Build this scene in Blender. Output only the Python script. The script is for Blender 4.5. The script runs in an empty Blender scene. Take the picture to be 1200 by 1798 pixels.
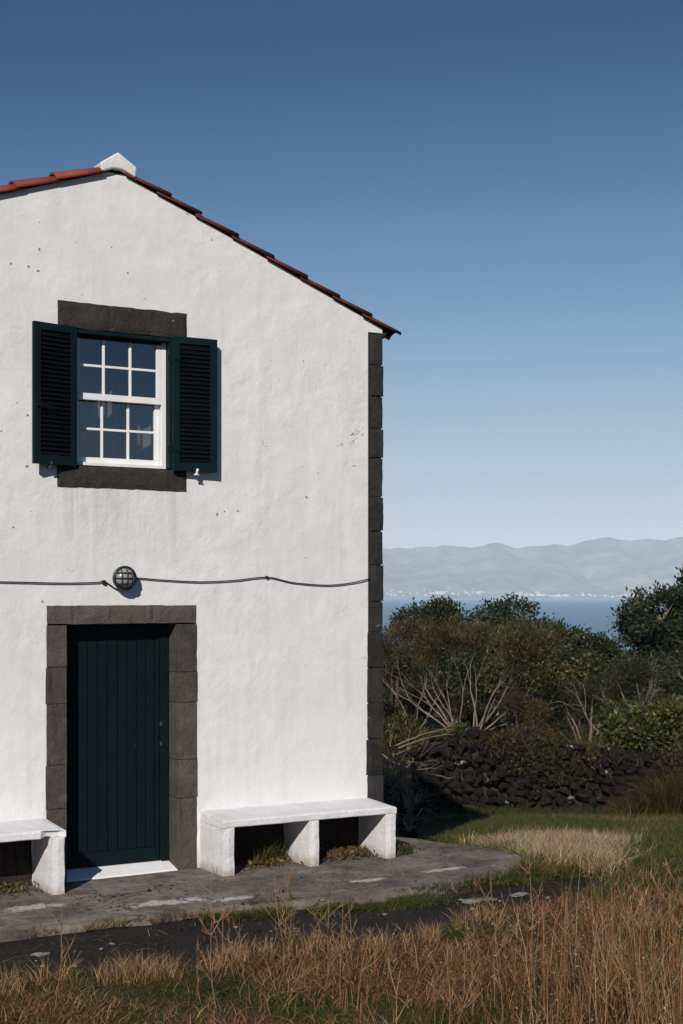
import bpy, bmesh, math, random
import numpy as np
from mathutils import Vector, Matrix, noise as mnoise

R = math.radians
S = bpy.context.scene
COL = S.collection

# ---------------------------------------------------------------- camera
CAM = Vector((-0.352, -11.234, 2.259))
YAW = R(-30.144)
cd = bpy.data.cameras.new('camera')
cam = bpy.data.objects.new('camera', cd)
COL.objects.link(cam)
cam.location = CAM
cam.rotation_euler = (R(90), 0, YAW)
cd.sensor_fit = 'VERTICAL'
cd.sensor_height = 36.0
cd.sensor_width = 24.0
cd.lens = 50.0
cd.shift_y = 0.0812
cd.clip_start = 0.1
cd.clip_end = 40000
S.camera = cam

# ---------------------------------------------------------------- sky and sun
SUN_EL = R(30.5)
SUN_DIR = Vector((-0.669, -0.743, 0)).normalized()        # horizontal direction towards the sun
w = bpy.data.worlds.new('World')
S.world = w
w.use_nodes = True
wn, wl = w.node_tree.nodes, w.node_tree.links
bg = wn['Background']
sky = wn.new('ShaderNodeTexSky')
sky.sky_type = 'NISHITA'
sky.sun_disc = False
sky.sun_elevation = SUN_EL
sky.sun_rotation = math.atan2(SUN_DIR.x, SUN_DIR.y)
sky.altitude = 0
sky.air_density = 1.0
sky.dust_density = 0.0
sky.ozone_density = 6.0
# the photograph's deep, contrasty grading of a clear sky: the Nishita sky's warmth picks the tone
sp_ = wn.new('ShaderNodeSeparateColor'); fc_ = wn.new('ShaderNodeMath'); fc_.operation = 'MULTIPLY'; fc_.inputs[1].default_value = 0.1
rp_ = wn.new('ShaderNodeValToRGB'); el_ = rp_.color_ramp.elements
SKY_TONES = [(0.085, (0.008, 0.045, 0.145)), (0.110, (0.013, 0.058, 0.177)), (0.136, (0.029, 0.103, 0.253)), (0.176, (0.075, 0.194, 0.376)), (0.247, (0.172, 0.318, 0.505)),
             (0.303, (0.248, 0.391, 0.542)), (0.40, (0.345, 0.455, 0.565)), (0.566, (0.430, 0.485, 0.552)), (0.90, (0.455, 0.485, 0.530))]
while len(el_) < len(SKY_TONES): el_.new(0.5)
for e_, (p_, c_) in zip(el_, SKY_TONES): e_.position = p_; e_.color = (*c_, 1)
sc_ = wn.new('ShaderNodeVectorMath'); sc_.operation = 'SCALE'; sc_.inputs['Scale'].default_value = 10.0
wl.new(sky.outputs[0], sp_.inputs[0]); wl.new(sp_.outputs[0], fc_.inputs[0]); wl.new(fc_.outputs[0], rp_.inputs[0]); wl.new(rp_.outputs[0], sc_.inputs[0]); wl.new(sc_.outputs[0], bg.inputs[0])
bg.inputs[1].default_value = 0.1

sd = bpy.data.lights.new('sun', 'SUN')
sd.energy = 4.3
sd.angle = R(0.53)
sd.color = (1.0, 0.945, 0.875)
sun = bpy.data.objects.new('sun', sd)
COL.objects.link(sun)
tow = Vector((SUN_DIR.x * math.cos(SUN_EL), SUN_DIR.y * math.cos(SUN_EL), math.sin(SUN_EL)))
sun.rotation_euler = tow.to_track_quat('Z', 'Y').to_euler()
sun.location = tow * 40

S.view_settings.view_transform = 'Standard'
S.view_settings.look = 'None'
S.view_settings.exposure = 0.0
S.view_settings.gamma = 1.0
S.view_settings.use_curve_mapping = False
S.render.engine = 'CYCLES'
S.cycles.max_bounces = 7
S.cycles.diffuse_bounces = 3
S.cycles.glossy_bounces = 3
S.cycles.transmission_bounces = 4
S.cycles.transparent_max_bounces = 8
S.cycles.volume_bounces = 1
S.cycles.use_denoising = True
S.cycles.caustics_reflective = False
S.cycles.caustics_refractive = False

rng = np.random.default_rng(11)
random.seed(5)

# laid out in camera axes: l rightwards, d along the line of sight
FWD = np.array([0.50217, 0.86477])
RGT = np.array([0.86477, -0.50217])
ORG = np.array([CAM.x, CAM.y])
def cam_xy(l, d):
    p = ORG + RGT * l + FWD * d
    return float(p[0]), float(p[1])
def cam_xy_np(l, d):
    return ORG[0] + RGT[0] * l + FWD[0] * d, ORG[1] + RGT[1] * l + FWD[1] * d
def to_ld(x, y):
    x = x - ORG[0]; y = y - ORG[1]
    return x * RGT[0] + y * RGT[1], x * FWD[0] + y * FWD[1]

# ---------------------------------------------------------------- small tools
def vnoise(x, y, s=1.0, seed=0):
    """smooth value noise, 0..1, numpy"""
    x = np.asarray(x, float) / s + 31.7 * seed; y = np.asarray(y, float) / s + 17.3 * seed
    xi = np.floor(x).astype(np.int64); yi = np.floor(y).astype(np.int64)
    fx = x - xi; fy = y - yi
    fx = fx * fx * (3 - 2 * fx); fy = fy * fy * (3 - 2 * fy)
    def h(a, b):
        n = (a * 374761393 + b * 668265263 + seed * 982451653) & 0xffffffff
        n = ((n ^ (n >> 13)) * 1274126177) & 0xffffffff
        return ((n ^ (n >> 16)) & 0xffff) / 65535.0
    return (h(xi, yi) * (1 - fx) + h(xi + 1, yi) * fx) * (1 - fy) + (h(xi, yi + 1) * (1 - fx) + h(xi + 1, yi + 1) * fx) * fy

def fbm(x, y, s=1.0, seed=0, o=4):
    t = 0; a = 0.5
    for i in range(o):
        t = t + a * vnoise(x, y, s / 2 ** i, seed + i); a *= 0.5
    return t

def sstep(a, b, x):
    t = np.clip((np.asarray(x, float) - a) / (b - a), 0, 1)
    return t * t * (3 - 2 * t)

def inpoly(x, y, poly):
    x = np.asarray(x); y = np.asarray(y)
    c = np.zeros(x.shape, bool); n = len(poly)
    for i in range(n):
        x0, y0 = poly[i]; x1, y1 = poly[i - 1]
        k = ((y0 > y) != (y1 > y)) & (x < (x1 - x0) * (y - y0) / (y1 - y0 + 1e-12) + x0)
        c ^= k
    return c

def tag(o, label=None, cat=None, group=None, kind=None):
    if label: o['label'] = label
    if cat: o['category'] = cat
    if group: o['group'] = group
    if kind: o['kind'] = kind
    return o

def empty(name, loc, label=None, cat=None, group=None):
    o = bpy.data.objects.new(name, None)
    o.empty_display_size = 0.2
    COL.objects.link(o)
    o.location = loc
    return tag(o, label, cat, group)

def world_loc(o):
    m = Matrix.Identity(4)
    chain = []
    while o:
        chain.append(o); o = o.parent
    for c in reversed(chain):
        m = m @ c.matrix_parent_inverse @ c.matrix_basis
    return m

def put(o, parent):
    """parent while keeping the mesh in world coordinates"""
    if parent is not None:
        o.parent = parent
        o.matrix_parent_inverse = world_loc(parent).inverted()
    return o

def link_mesh(name, me, mat=None, parent=None, smooth=False):
    if mat and not me.materials: me.materials.append(mat)
    if smooth:
        me.polygons.foreach_set('use_smooth', [True] * len(me.polygons))
    o = bpy.data.objects.new(name, me)
    COL.objects.link(o)
    put(o, parent)
    return o

class MB:
    def __init__(s): s.v = []; s.f = []
    def add(s, vs, fs):
        n = len(s.v); s.v += [tuple(p) for p in vs]; s.f += [tuple(i + n for i in q) for q in fs]; return s
    def box(s, x0, x1, y0, y1, z0, z1):
        return s.add([(x0, y0, z0), (x1, y0, z0), (x1, y1, z0), (x0, y1, z0), (x0, y0, z1), (x1, y0, z1), (x1, y1, z1), (x0, y1, z1)],
                     [(3, 2, 1, 0), (4, 5, 6, 7), (0, 1, 5, 4), (1, 2, 6, 5), (2, 3, 7, 6), (3, 0, 4, 7)])
    def prism_y(s, poly, y0, y1):
        """poly: list of (x,z) counter-clockwise seen from -Y"""
        n = len(poly)
        vs = [(x, y0, z) for x, z in poly] + [(x, y1, z) for x, z in poly]
        fs = [tuple(range(n)), tuple(reversed(range(n, 2 * n)))]
        fs += [(i, i + n, (i + 1) % n + n, (i + 1) % n) for i in range(n)]
        return s.add(vs, fs)
    def prism_z(s, poly, z0, z1):
        n = len(poly)
        vs = [(x, y, z1) for x, y in poly] + [(x, y, z0) for x, y in poly]
        fs = [tuple(range(n)), tuple(reversed(range(n, 2 * n)))]
        fs += [(i, i + n, (i + 1) % n + n, (i + 1) % n) for i in range(n)]
        return s.add(vs, fs)
    def tube(s, pts, rad, n=6, cap=True):
        pts = [Vector(p) for p in pts]
        if not hasattr(rad, '__len__'): rad = [rad] * len(pts)
        up = Vector((0.13, 0.21, 1)).normalized()
        rings = []
        for i, p in enumerate(pts):
            t = (pts[min(i + 1, len(pts) - 1)] - pts[max(i - 1, 0)])
            if t.length < 1e-9: t = Vector((0, 0, 1))
            t.normalize()
            a = t.cross(up)
            if a.length < 1e-3: a = t.cross(Vector((1, 0, 0)))
            a.normalize(); b = t.cross(a)
            rings.append([p + (a * math.cos(6.2832 * k / n) + b * math.sin(6.2832 * k / n)) * rad[i] for k in range(n)])
        vs = [q for rg in rings for q in rg]
        fs = []
        for i in range(len(pts) - 1):
            for k in range(n):
                fs.append((i * n + k, i * n + (k + 1) % n, (i + 1) * n + (k + 1) % n, (i + 1) * n + k))
        if cap:
            fs.append(tuple(reversed(range(n)))); m = (len(pts) - 1) * n; fs.append(tuple(m + k for k in range(n)))
        return s.add(vs, fs)
    def mesh(s, name):
        me = bpy.data.meshes.new(name)
        me.from_pydata(s.v, [], s.f); me.update()
        return me
    def build(s, name, mat, parent=None, bevel=0, smooth=False, seg=2):
        me = s.mesh(name)
        bm = bmesh.new(); bm.from_mesh(me)
        bmesh.ops.recalc_face_normals(bm, faces=bm.faces)
        bm.to_mesh(me); bm.free()
        o = link_mesh(name, me, mat, parent, smooth)
        if bevel:
            m = o.modifiers.new('b', 'BEVEL'); m.width = bevel; m.segments = seg; m.limit_method = 'ANGLE'; m.angle_limit = R(40)
        return o

def rough_block(name, x0, x1, y0, y1, z0, z1, mat, parent, amp=0.006, cell=0.05, rnd=0.008, seed=0):
    """hand-dressed stone: a box cut into small cells, edges worn, faces uneven; the back stays flat"""
    me = bpy.data.meshes.new(name)
    bm = bmesh.new()
    def seglist(a, b): return max(1, int(round((b - a) / cell)))
    nx, ny, nz = seglist(x0, x1), max(1, min(3, seglist(y0, y1))), seglist(z0, z1)
    grid = {}
    def vert(i, j, k):
        key = (i, j, k)
        if key not in grid:
            p = Vector((x0 + (x1 - x0) * i / nx, y0 + (y1 - y0) * j / ny, z0 + (z1 - z0) * k / nz))
            q = p + Vector((seed * 3.1, seed * 1.7, 0))
            d = mnoise.noise_vector(q * 9.0) * amp + mnoise.noise_vector(q * 26.0) * amp * 0.5
            e = sum((i in (0, nx), j == 0, k in (0, nz)))
            if e >= 2:
                c = Vector(((x0 + x1) / 2, (y0 + y1) / 2, (z0 + z1) / 2))
                s_ = Vector((math.copysign(1, c.x - p.x) if i in (0, nx) else 0, 1 if j == 0 else 0, math.copysign(1, c.z - p.z) if k in (0, nz) else 0))
                p = p + s_ * rnd * (0.6 + 0.8 * abs(mnoise.noise(q * 13)))
            grid[key] = bm.verts.new(p + d)
        return grid[key]
    for i in range(nx):
        for k in range(nz):
            bm.faces.new((vert(i, 0, k), vert(i + 1, 0, k), vert(i + 1, 0, k + 1), vert(i, 0, k + 1)))
    for j in range(ny):
        for k in range(nz):
            bm.faces.new((vert(0, j + 1, k), vert(0, j, k), vert(0, j, k + 1), vert(0, j + 1, k + 1)))
            bm.faces.new((vert(nx, j, k), vert(nx, j + 1, k), vert(nx, j + 1, k + 1), vert(nx, j, k + 1)))
        for i in range(nx):
            bm.faces.new((vert(i, j, nz), vert(i + 1, j, nz), vert(i + 1, j + 1, nz), vert(i, j + 1, nz)))
            bm.faces.new((vert(i, j + 1, 0), vert(i + 1, j + 1, 0), vert(i + 1, j, 0), vert(i, j, 0)))
    bm.to_mesh(me); bm.free()
    return link_mesh(name, me, mat, parent)

def np_mesh(name, verts, quads, cols=None, mat=None, parent=None):
    """big mesh from arrays; quads (n,4) or (n,3); cols (n_verts,3)"""
    me = bpy.data.meshes.new(name)
    nv, nf, k = len(verts), len(quads), quads.shape[1]
    me.vertices.add(nv); me.loops.add(nf * k); me.polygons.add(nf)
    me.vertices.foreach_set('co', np.asarray(verts, np.float32).ravel())
    me.loops.foreach_set('vertex_index', np.asarray(quads, np.int32).ravel())
    me.polygons.foreach_set('loop_start', np.arange(0, nf * k, k, dtype=np.int32))
    me.update(calc_edges=True)
    if cols is not None:
        a = me.color_attributes.new('tint', 'FLOAT_COLOR', 'POINT')
        a.data.foreach_set('color', np.concatenate([cols, np.ones((nv, 1))], 1).astype(np.float32).ravel())
    return link_mesh(name, me, mat, parent)

# ---------------------------------------------------------------- materials
class NT:
    def __init__(s, name):
        s.m = bpy.data.materials.new(name); s.m.use_nodes = True
        s.n, s.l = s.m.node_tree.nodes, s.m.node_tree.links
        s.p = s.n['Principled BSDF']
        s.out = s.n['Material Output']
        s.tc = s.n.new('ShaderNodeTexCoord').outputs['Object']
    def lk(s, a, b):
        if isinstance(a, (int, float)): b.default_value = a
        elif isinstance(a, tuple): b.default_value = a if len(a) == 4 or len(b.default_value) == 3 else (*a, 1)
        else: s.l.new(a, b)
    def noise(s, scale, detail=4, rough=0.55, vec=None, dist=0.0, out='Fac'):
        x = s.n.new('ShaderNodeTexNoise'); x.inputs['Scale'].default_value = scale; x.inputs['Detail'].default_value = detail
        x.inputs['Roughness'].default_value = rough; x.inputs['Distortion'].default_value = dist
        s.l.new(vec or s.tc, x.inputs['Vector']); return x.outputs[out]
    def vor(s, scale, vec=None, feat='F1', out='Distance', rnd=1.0):
        x = s.n.new('ShaderNodeTexVoronoi'); x.feature = feat; x.inputs['Scale'].default_value = scale; x.inputs['Randomness'].default_value = rnd
        s.l.new(vec or s.tc, x.inputs['Vector']); return x.outputs[out]
    def ramp(s, fac, *stops, interp='LINEAR'):
        x = s.n.new('ShaderNodeValToRGB'); e = x.color_ramp.elements; x.color_ramp.interpolation = interp
        while len(e) < len(stops): e.new(0.5)
        for i, (p, c) in enumerate(stops):
            e[i].position = p; e[i].color = (c, c, c, 1) if isinstance(c, (int, float)) else (*c, 1)
        s.l.new(fac, x.inputs[0]); return x.outputs[0]
    def mix(s, fac, a, b, mode='MIX'):
        x = s.n.new('ShaderNodeMix'); x.data_type = 'RGBA'; x.blend_type = mode
        s.lk(fac, x.inputs[0]); s.lk(a, x.inputs[6]); s.lk(b, x.inputs[7]); return x.outputs[2]
    def math(s, op, a, b=0.0, c=0.0, clamp=False):
        x = s.n.new('ShaderNodeMath'); x.operation = op; x.use_clamp = clamp
        s.lk(a, x.inputs[0]); s.lk(b, x.inputs[1]); s.lk(c, x.inputs[2]); return x.outputs[0]
    def mapping(s, scale=(1, 1, 1), rot=(0, 0, 0), vec=None):
        x = s.n.new('ShaderNodeMapping'); x.inputs['Scale'].default_value = scale; x.inputs['Rotation'].default_value = rot
        s.l.new(vec or s.tc, x.inputs[0]); return x.outputs[0]
    def warp(s, amt, scale):
        nz = s.noise(scale, 3, out='Color')
        x = s.n.new('ShaderNodeVectorMath'); x.operation = 'MULTIPLY_ADD'
        s.l.new(nz, x.inputs[0]); x.inputs[1].default_value = (amt, amt, amt); s.l.new(s.tc, x.inputs[2]); return x.outputs[0]
    def xyz(s, vec=None):
        x = s.n.new('ShaderNodeSeparateXYZ'); s.l.new(vec or s.tc, x.inputs[0]); return x.outputs
    def random(s):
        return s.n.new('ShaderNodeObjectInfo').outputs['Random']
    def bump(s, h, dist, strength=1.0):
        x = s.n.new('ShaderNodeBump'); x.inputs['Distance'].default_value = dist; x.inputs['Strength'].default_value = strength
        s.l.new(h, x.inputs['Height'])
        pn = s.p.inputs['Normal']
        if pn.is_linked: s.l.new(pn.links[0].from_socket, x.inputs['Normal'])
        s.l.new(x.outputs[0], pn)
    def fin(s, col, rough=0.8, spec=0.3, metal=0.0):
        s.lk(col, s.p.inputs['Base Color']); s.lk(rough, s.p.inputs['Roughness'])
        s.p.inputs['Specular IOR Level'].default_value = spec; s.p.inputs['Metallic'].default_value = metal
        return s.m

def m_plaster():
    t = NT('whitewashed_plaster')
    big = t.noise(0.7, 5, 0.6); mid = t.noise(5.0, 6, 0.62); fine = t.noise(38, 4, 0.6)
    col = t.ramp(big, (0.3, (0.72, 0.712, 0.71)), (0.7, (0.785, 0.775, 0.772)))
    col = t.mix(t.ramp(mid, (0.35, 0.35), (0.62, 0.0)), col, (0.64, 0.63, 0.63))
    z = t.xyz()[2]
    upper = t.ramp(t.math('MULTIPLY', z, 0.17), (0.22, 0.0), (0.55, 1.0))
    # small pits where the lime has flaked off
    wv = t.warp(0.035, 24.0)
    d1 = t.math('ADD', t.vor(3.1, wv), t.math('MULTIPLY', t.math('SUBTRACT', t.noise(34, 3, 0.7), 0.5), 0.13)); gate = t.noise(1.1, 3, 0.6)
    thr = t.math('MULTIPLY', t.ramp(gate, (0.40, 0.0), (0.66, 0.072)), t.math('ADD', t.math('MULTIPLY', upper, 0.75), 0.25))
    pit = t.math('LESS_THAN', d1, thr)
    d2 = t.math('ADD', t.vor(8.5, t.warp(0.02, 40.0)), t.math('MULTIPLY', t.math('SUBTRACT', t.noise(70, 3, 0.7), 0.5), 0.22))
    thr2 = t.math('MULTIPLY', t.ramp(t.noise(1.7, 3, 0.6), (0.47, 0.0), (0.68, 0.125)), t.math('ADD', t.math('MULTIPLY', upper, 0.7), 0.3))
    pit2 = t.math('LESS_THAN', d2, thr2)
    # hair cracks
    cn = t.noise(1.6, 6, 0.62, dist=0.4)
    crack = t.math('LESS_THAN', t.math('ABSOLUTE', t.math('SUBTRACT', cn, 0.5)), 0.0020)
    cg = t.math('GREATER_THAN', t.noise(2.3, 2, 0.5), 0.66)
    crack = t.math('MULTIPLY', t.math('MULTIPLY', crack, cg), upper)
    hole = t.math('MAXIMUM', t.math('MAXIMUM', pit, pit2), crack)
    col = t.mix(t.math('MULTIPLY', hole, 0.8), col, t.ramp(t.noise(7, 2), (0.5, (0.07, 0.068, 0.066)), (0.75, (0.30, 0.29, 0.28))))
    # fresher, smoother whitewash low on the wall
    low = t.ramp(t.math('ADD', z, t.math('MULTIPLY', t.math('SUBTRACT', t.noise(1.4, 3), 0.5), 0.25)), (0.98 / 3, 1.0), (1.1, 0.0))
    col = t.mix(t.math('MULTIPLY', t.ramp(t.math('MULTIPLY', z, 0.5), (0.56, 1.0), (0.6, 0.0)), 0.5), col, (0.775, 0.77, 0.77))
    # grime streaks under the roof and near the ground
    stv = t.mapping((7, 7, 0.55)); st = t.noise(1.0, 4, 0.6, vec=stv)
    col = t.mix(t.ramp(st, (0.52, 0.0), (0.78, 0.34)), col, (0.53, 0.515, 0.49))
    col = t.mix(t.ramp(t.noise(1.3, 5, 0.65), (0.55, 0.0), (0.75, 0.30)), col, (0.60, 0.575, 0.55))
    # run-off stains below the window sill and the cable clips
    x_ = t.xyz()[0]
    und = t.math('MULTIPLY', t.ramp(t.math('MULTIPLY', t.math('ABSOLUTE', t.math('SUBTRACT', x_, 4.06)), 1.0), (0.45, 1.0), (0.62, 0.0)), t.math('MULTIPLY', t.ramp(t.math('MULTIPLY', z, 0.25), (0.60, 0.0), (0.785, 1.0)), t.math('LESS_THAN', z, 3.16)))
    col = t.mix(t.math('MULTIPLY', und, t.ramp(t.noise(1.0, 4, 0.65, vec=t.mapping((14, 14, 0.8))), (0.42, 0.0), (0.66, 0.55))), col, (0.40, 0.385, 0.36))
    foot = t.math('MULTIPLY', t.ramp(t.math('ADD', z, t.math('MULTIPLY', t.noise(6, 4), 0.25)), (0.0, 0.9), (0.26, 0.0)), 0.7)
    col = t.mix(foot, col, (0.33, 0.30, 0.26))
    t.bump(t.noise(1.9, 3, 0.5), 0.015)
    tw = t.ramp(t.noise(0.9, 3, 0.6), (0.38, 0.25), (0.62, 1.0))
    t.bump(t.math('MULTIPLY', t.noise(5.0, 5, 0.60, dist=0.3), tw), 0.012)
    t.bump(t.math('MULTIPLY', mid, tw), 0.006); t.bump(fine, 0.0022)
    t.bump(t.math('SUBTRACT', 1.0, hole), 0.006)
    return t.fin(col, 0.9, 0.15)

def m_limewash(name='limewashed_concrete'):
    t = NT(name)
    col = t.ramp(t.noise(3, 5, 0.6), (0.3, (0.65, 0.64, 0.635)), (0.7, (0.755, 0.745, 0.74)))
    z = t.xyz()[2]
    foot = t.ramp(t.math('ADD', z, t.math('MULTIPLY', t.noise(11, 4), 0.16)), (0.0, 0.75), (0.09, 0.0))
    col = t.mix(foot, col, (0.36, 0.31, 0.25))
    col = t.mix(t.ramp(t.noise(14, 5, 0.7), (0.62, 0.0), (0.72, 0.5)), col, (0.50, 0.46, 0.41))
    t.bump(t.noise(9, 5, 0.6), 0.012); t.bump(t.noise(45, 4), 0.004)
    return t.fin(col, 0.88, 0.15)

def m_basalt(name, a, b, brown, lich=0.5, bumpk=1.0, lsc=13, lg0=0.5, lth=0.66, rare=0.0):
    t = NT(name)
    col = t.ramp(t.noise(6, 6, 0.65), (0.3, a), (0.72, b))
    r = t.random()
    col = t.mix(t.math('MULTIPLY', r, 0.25), col, brown)
    col = t.mix(t.math('MULTIPLY', t.ramp(t.math('FRACT', t.math('MULTIPLY', r, 7.31)), (0.2, 0.0), (1.0, 0.6)), 1.0), col, tuple(c * 1.5 for c in b))
    col = t.mix(t.ramp(t.noise(3.1, 6, 0.7), (0.50, 0.0), (0.68, 0.55)), col, tuple(min(1, c * 1.9) for c in b))
    col = t.mix(t.ramp(t.noise(1.0, 4, 0.65, vec=t.mapping((24, 24, 1.6))), (0.55, 0.0), (0.70, 0.6)), col, tuple(c * 0.45 for c in a))
    sp = t.vor(70); col = t.mix(t.ramp(sp, (0.06, 0.8), (0.22, 0.0)), col, tuple(c * 0.35 for c in a))
    st = t.noise(1.0, 5, 0.6, vec=t.mapping((16, 16, 2.2)))
    col = t.mix(t.ramp(st, (0.5, 0.0), (0.75, 0.5)), col, brown)
    ln = t.noise(lsc, 4, 0.6); lg = t.noise(2.1, 2)
    lm = t.math('MULTIPLY', t.ramp(ln, (lth, 0.0), (lth + 0.04, 1.0)), t.ramp(lg, (lg0, 0.0), (lg0 + 0.1, 1.0)))
    if rare: lm = t.math('MULTIPLY', lm, t.math('GREATER_THAN', t.math('FRACT', t.math('MULTIPLY', r, 3.77)), rare))
    col = t.mix(t.math('MULTIPLY', lm, lich), col, (0.50, 0.49, 0.45))
    t.bump(t.noise(22, 6, 0.7), 0.014 * bumpk); t.bump(t.ramp(t.vor(55), (0.1, 0.0), (0.45, 1.0)), 0.003 * bumpk)
    return t.fin(col, 0.88, 0.2)

def m_paint(name, c, rough=0.42, wear=(0.3, 0.3, 0.28), k=0.3, grain=True):
    t = NT(name)
    col = t.mix(t.ramp(t.noise(4, 5, 0.6), (0.3, 0.0), (0.75, 0.6)), c, tuple(min(1, x * 1.5 + 0.003) for x in c))
    col = t.mix(t.math('MULTIPLY', t.ramp(t.noise(34, 4, 0.7), (0.74, 0.0), (0.78, 1.0)), k), col, wear)
    if grain: t.bump(t.noise(1.0, 4, 0.6, vec=t.mapping((70, 70, 5))), 0.0015)
    t.bump(t.noise(60, 3), 0.0006)
    return t.fin(col, t.ramp(t.noise(9, 4), (0.3, rough * 0.8), (0.7, min(1, rough * 1.35))), 0.09)

def m_terracotta(name='terracotta', k=1.0):
    t = NT(name)
    r = t.random()
    col = t.ramp(r, (0.0, (0.27 * k, 0.055 * k, 0.030 * k)), (0.5, (0.32 * k, 0.072 * k, 0.036 * k)), (1.0, (0.22 * k, 0.048 * k, 0.032 * k)))
    col = t.mix(t.ramp(t.noise(9, 5, 0.65), (0.45, 0.0), (0.75, 0.75)), col, (0.10, 0.045, 0.035))
    col = t.mix(t.ramp(t.noise(24, 4, 0.6), (0.63, 0.0), (0.7, 0.6)), col, (0.16, 0.15, 0.12))
    t.bump(t.noise(30, 4), 0.004)
    return t.fin(col, 0.8, 0.25)

def m_concrete():
    t = NT('worn_concrete')
    x, y, z = t.xyz()
    col = t.ramp(t.noise(1.6, 6, 0.65), (0.28, (0.140, 0.114, 0.092)), (0.55, (0.245, 0.205, 0.168)), (0.78, (0.36, 0.31, 0.26)))
    col = t.mix(t.ramp(t.noise(2.7, 6, 0.72), (0.36, 0.85), (0.56, 0.0)), col, (0.060, 0.051, 0.043))
    col = t.mix(t.ramp(t.noise(18, 5, 0.7), (0.4, 0.5), (0.6, 0.0)), col, (0.075, 0.066, 0.058))
    strk = t.noise(1.0, 5, 0.65, vec=t.mapping((2.2, 9, 1), (0, 0, R(12))))
    col = t.mix(t.ramp(strk, (0.56, 0.0), (0.74, 0.55)), col, (0.30, 0.28, 0.255))
    # dried spills of whitewash
    wn_ = t.math('MULTIPLY', t.math('SUBTRACT', t.noise(5.5, 5, 0.72), 0.5), 3.0)
    spill = None
    for (cx_, cy_, rx, ry) in ((3.02, -0.78, 0.30, 0.10), (2.55, -0.85, 0.25, 0.06), (3.98, -1.16, 0.33, 0.13), (4.45, -1.28, 0.24, 0.08), (6.55, -1.13, 0.22, 0.08), (5.7, -1.2, 0.2, 0.05)):
        dx = t.math('DIVIDE', t.math('SUBTRACT', x, cx_), rx); dy = t.math('DIVIDE', t.math('SUBTRACT', y, cy_), ry)
        dd = t.math('SQRT', t.math('ADD', t.math('MULTIPLY', dx, dx), t.math('MULTIPLY', dy, dy)))
        mm = t.math('SUBTRACT', 1.0, t.math('ADD', dd, wn_), clamp=True)
        spill = mm if spill is None else t.math('MAXIMUM', spill, mm)
    sp = t.ramp(spill, (0.0, 0.0), (0.45, 0.9))
    col = t.mix(t.math('MULTIPLY', sp, t.ramp(t.noise(30, 3), (0.35, 0.5), (0.55, 0.95))), col, (0.54, 0.515, 0.48))
    cn = t.noise(1.2, 5, 0.6, dist=0.5)
    crack = t.math('LESS_THAN', t.math('ABSOLUTE', t.math('SUBTRACT', cn, 0.5)), 0.005)
    col = t.mix(t.math('MULTIPLY', crack, 0.75), col, (0.03, 0.027, 0.022))
    t.bump(t.noise(3, 4), 0.03); t.bump(t.noise(26, 5, 0.7), 0.010); t.bump(t.math('SUBTRACT', 1.0, crack), 0.012)
    return t.fin(col, 0.9, 0.2)

def m_asphalt():
    t = NT('old_asphalt')
    col = t.ramp(t.noise(2.4, 6, 0.7), (0.3, (0.012, 0.0098, 0.0088)), (0.7, (0.026, 0.021, 0.018)))
    col = t.mix(t.ramp(t.noise(1.1, 4, 0.6), (0.55, 0.0), (0.75, 0.6)), col, (0.036, 0.026, 0.019))
    col = t.mix(t.ramp(t.noise(48, 2, 0.6), (0.70, 0.0), (0.75, 0.5)), col, (0.16, 0.15, 0.13))
    t.bump(t.noise(60, 4, 0.7), 0.012); t.bump(t.noise(5, 3), 0.03)
    return t.fin(col, 0.9, 0.2)

def m_soil():
    t = NT('soil')
    col = t.ramp(t.noise(2.1, 6, 0.65), (0.3, (0.040, 0.034, 0.016)), (0.52, (0.075, 0.055, 0.028)), (0.75, (0.14, 0.10, 0.052)))
    col = t.mix(t.ramp(t.noise(0.7, 4), (0.45, 0.0), (0.6, 0.75)), col, (0.035, 0.044, 0.014))
    t.bump(t.noise(24, 5, 0.7), 0.03)
    return t.fin(col, 0.95, 0.1)

def m_tint(name, rough=0.7, trans=0.25, spec=0.25, gain=1.0):
    """grass and leaves: colour of each blade or leaf from its own tint, thin and a little translucent"""
    t = NT(name)
    a = t.n.new('ShaderNodeAttribute'); a.attribute_name = 'tint'
    col = a.outputs['Color']
    t.fin(col, rough, spec)
    tr = t.n.new('ShaderNodeBsdfTranslucent'); t.l.new(col, tr.inputs[0])
    mx = t.n.new('ShaderNodeMixShader'); mx.inputs[0].default_value = trans
    t.l.new(t.p.outputs[0], mx.inputs[1]); t.l.new(tr.outputs[0], mx.inputs[2]); t.l.new(mx.outputs[0], t.out.inputs[0])
    return t.m

def m_bark(name, a, b):
    t = NT(name)
    col = t.ramp(t.noise(9, 5, 0.65), (0.3, a), (0.7, b))
    t.bump(t.noise(30, 4), 0.01)
    return t.fin(col, 0.9, 0.15)

def m_glass():
    t = NT('window_glass')
    tb = t.n.new('ShaderNodeBsdfTransparent'); tb.inputs[0].default_value = (0.55, 0.57, 0.58, 1)
    t.l.new(tb.outputs[0], t.n.new('ShaderNodeMixShader').inputs[1])
    mx = [n for n in t.n if n.type == 'MIX_SHADER'][0]
    gl = t.n.new('ShaderNodeBsdfGlossy'); gl.inputs['Roughness'].default_value = 0.012; gl.inputs['Color'].default_value = (0.95, 0.97, 1, 1)
    fr = t.n.new('ShaderNodeFresnel'); fr.inputs['IOR'].default_value = 1.62
    b = t.n.new('ShaderNodeBump'); b.inputs['Distance'].default_value = 0.004; b.inputs['Strength'].default_value = 0.25
    t.l.new(t.noise(3.5, 2), b.inputs['Height']); t.l.new(b.outputs[0], gl.inputs['Normal'])
    t.l.new(t.math('ADD', fr.outputs[0], 0.10), mx.inputs[0]); t.l.new(gl.outputs[0], mx.inputs[2]); t.l.new(mx.outputs[0], t.out.inputs[0])
    return t.m

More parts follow.
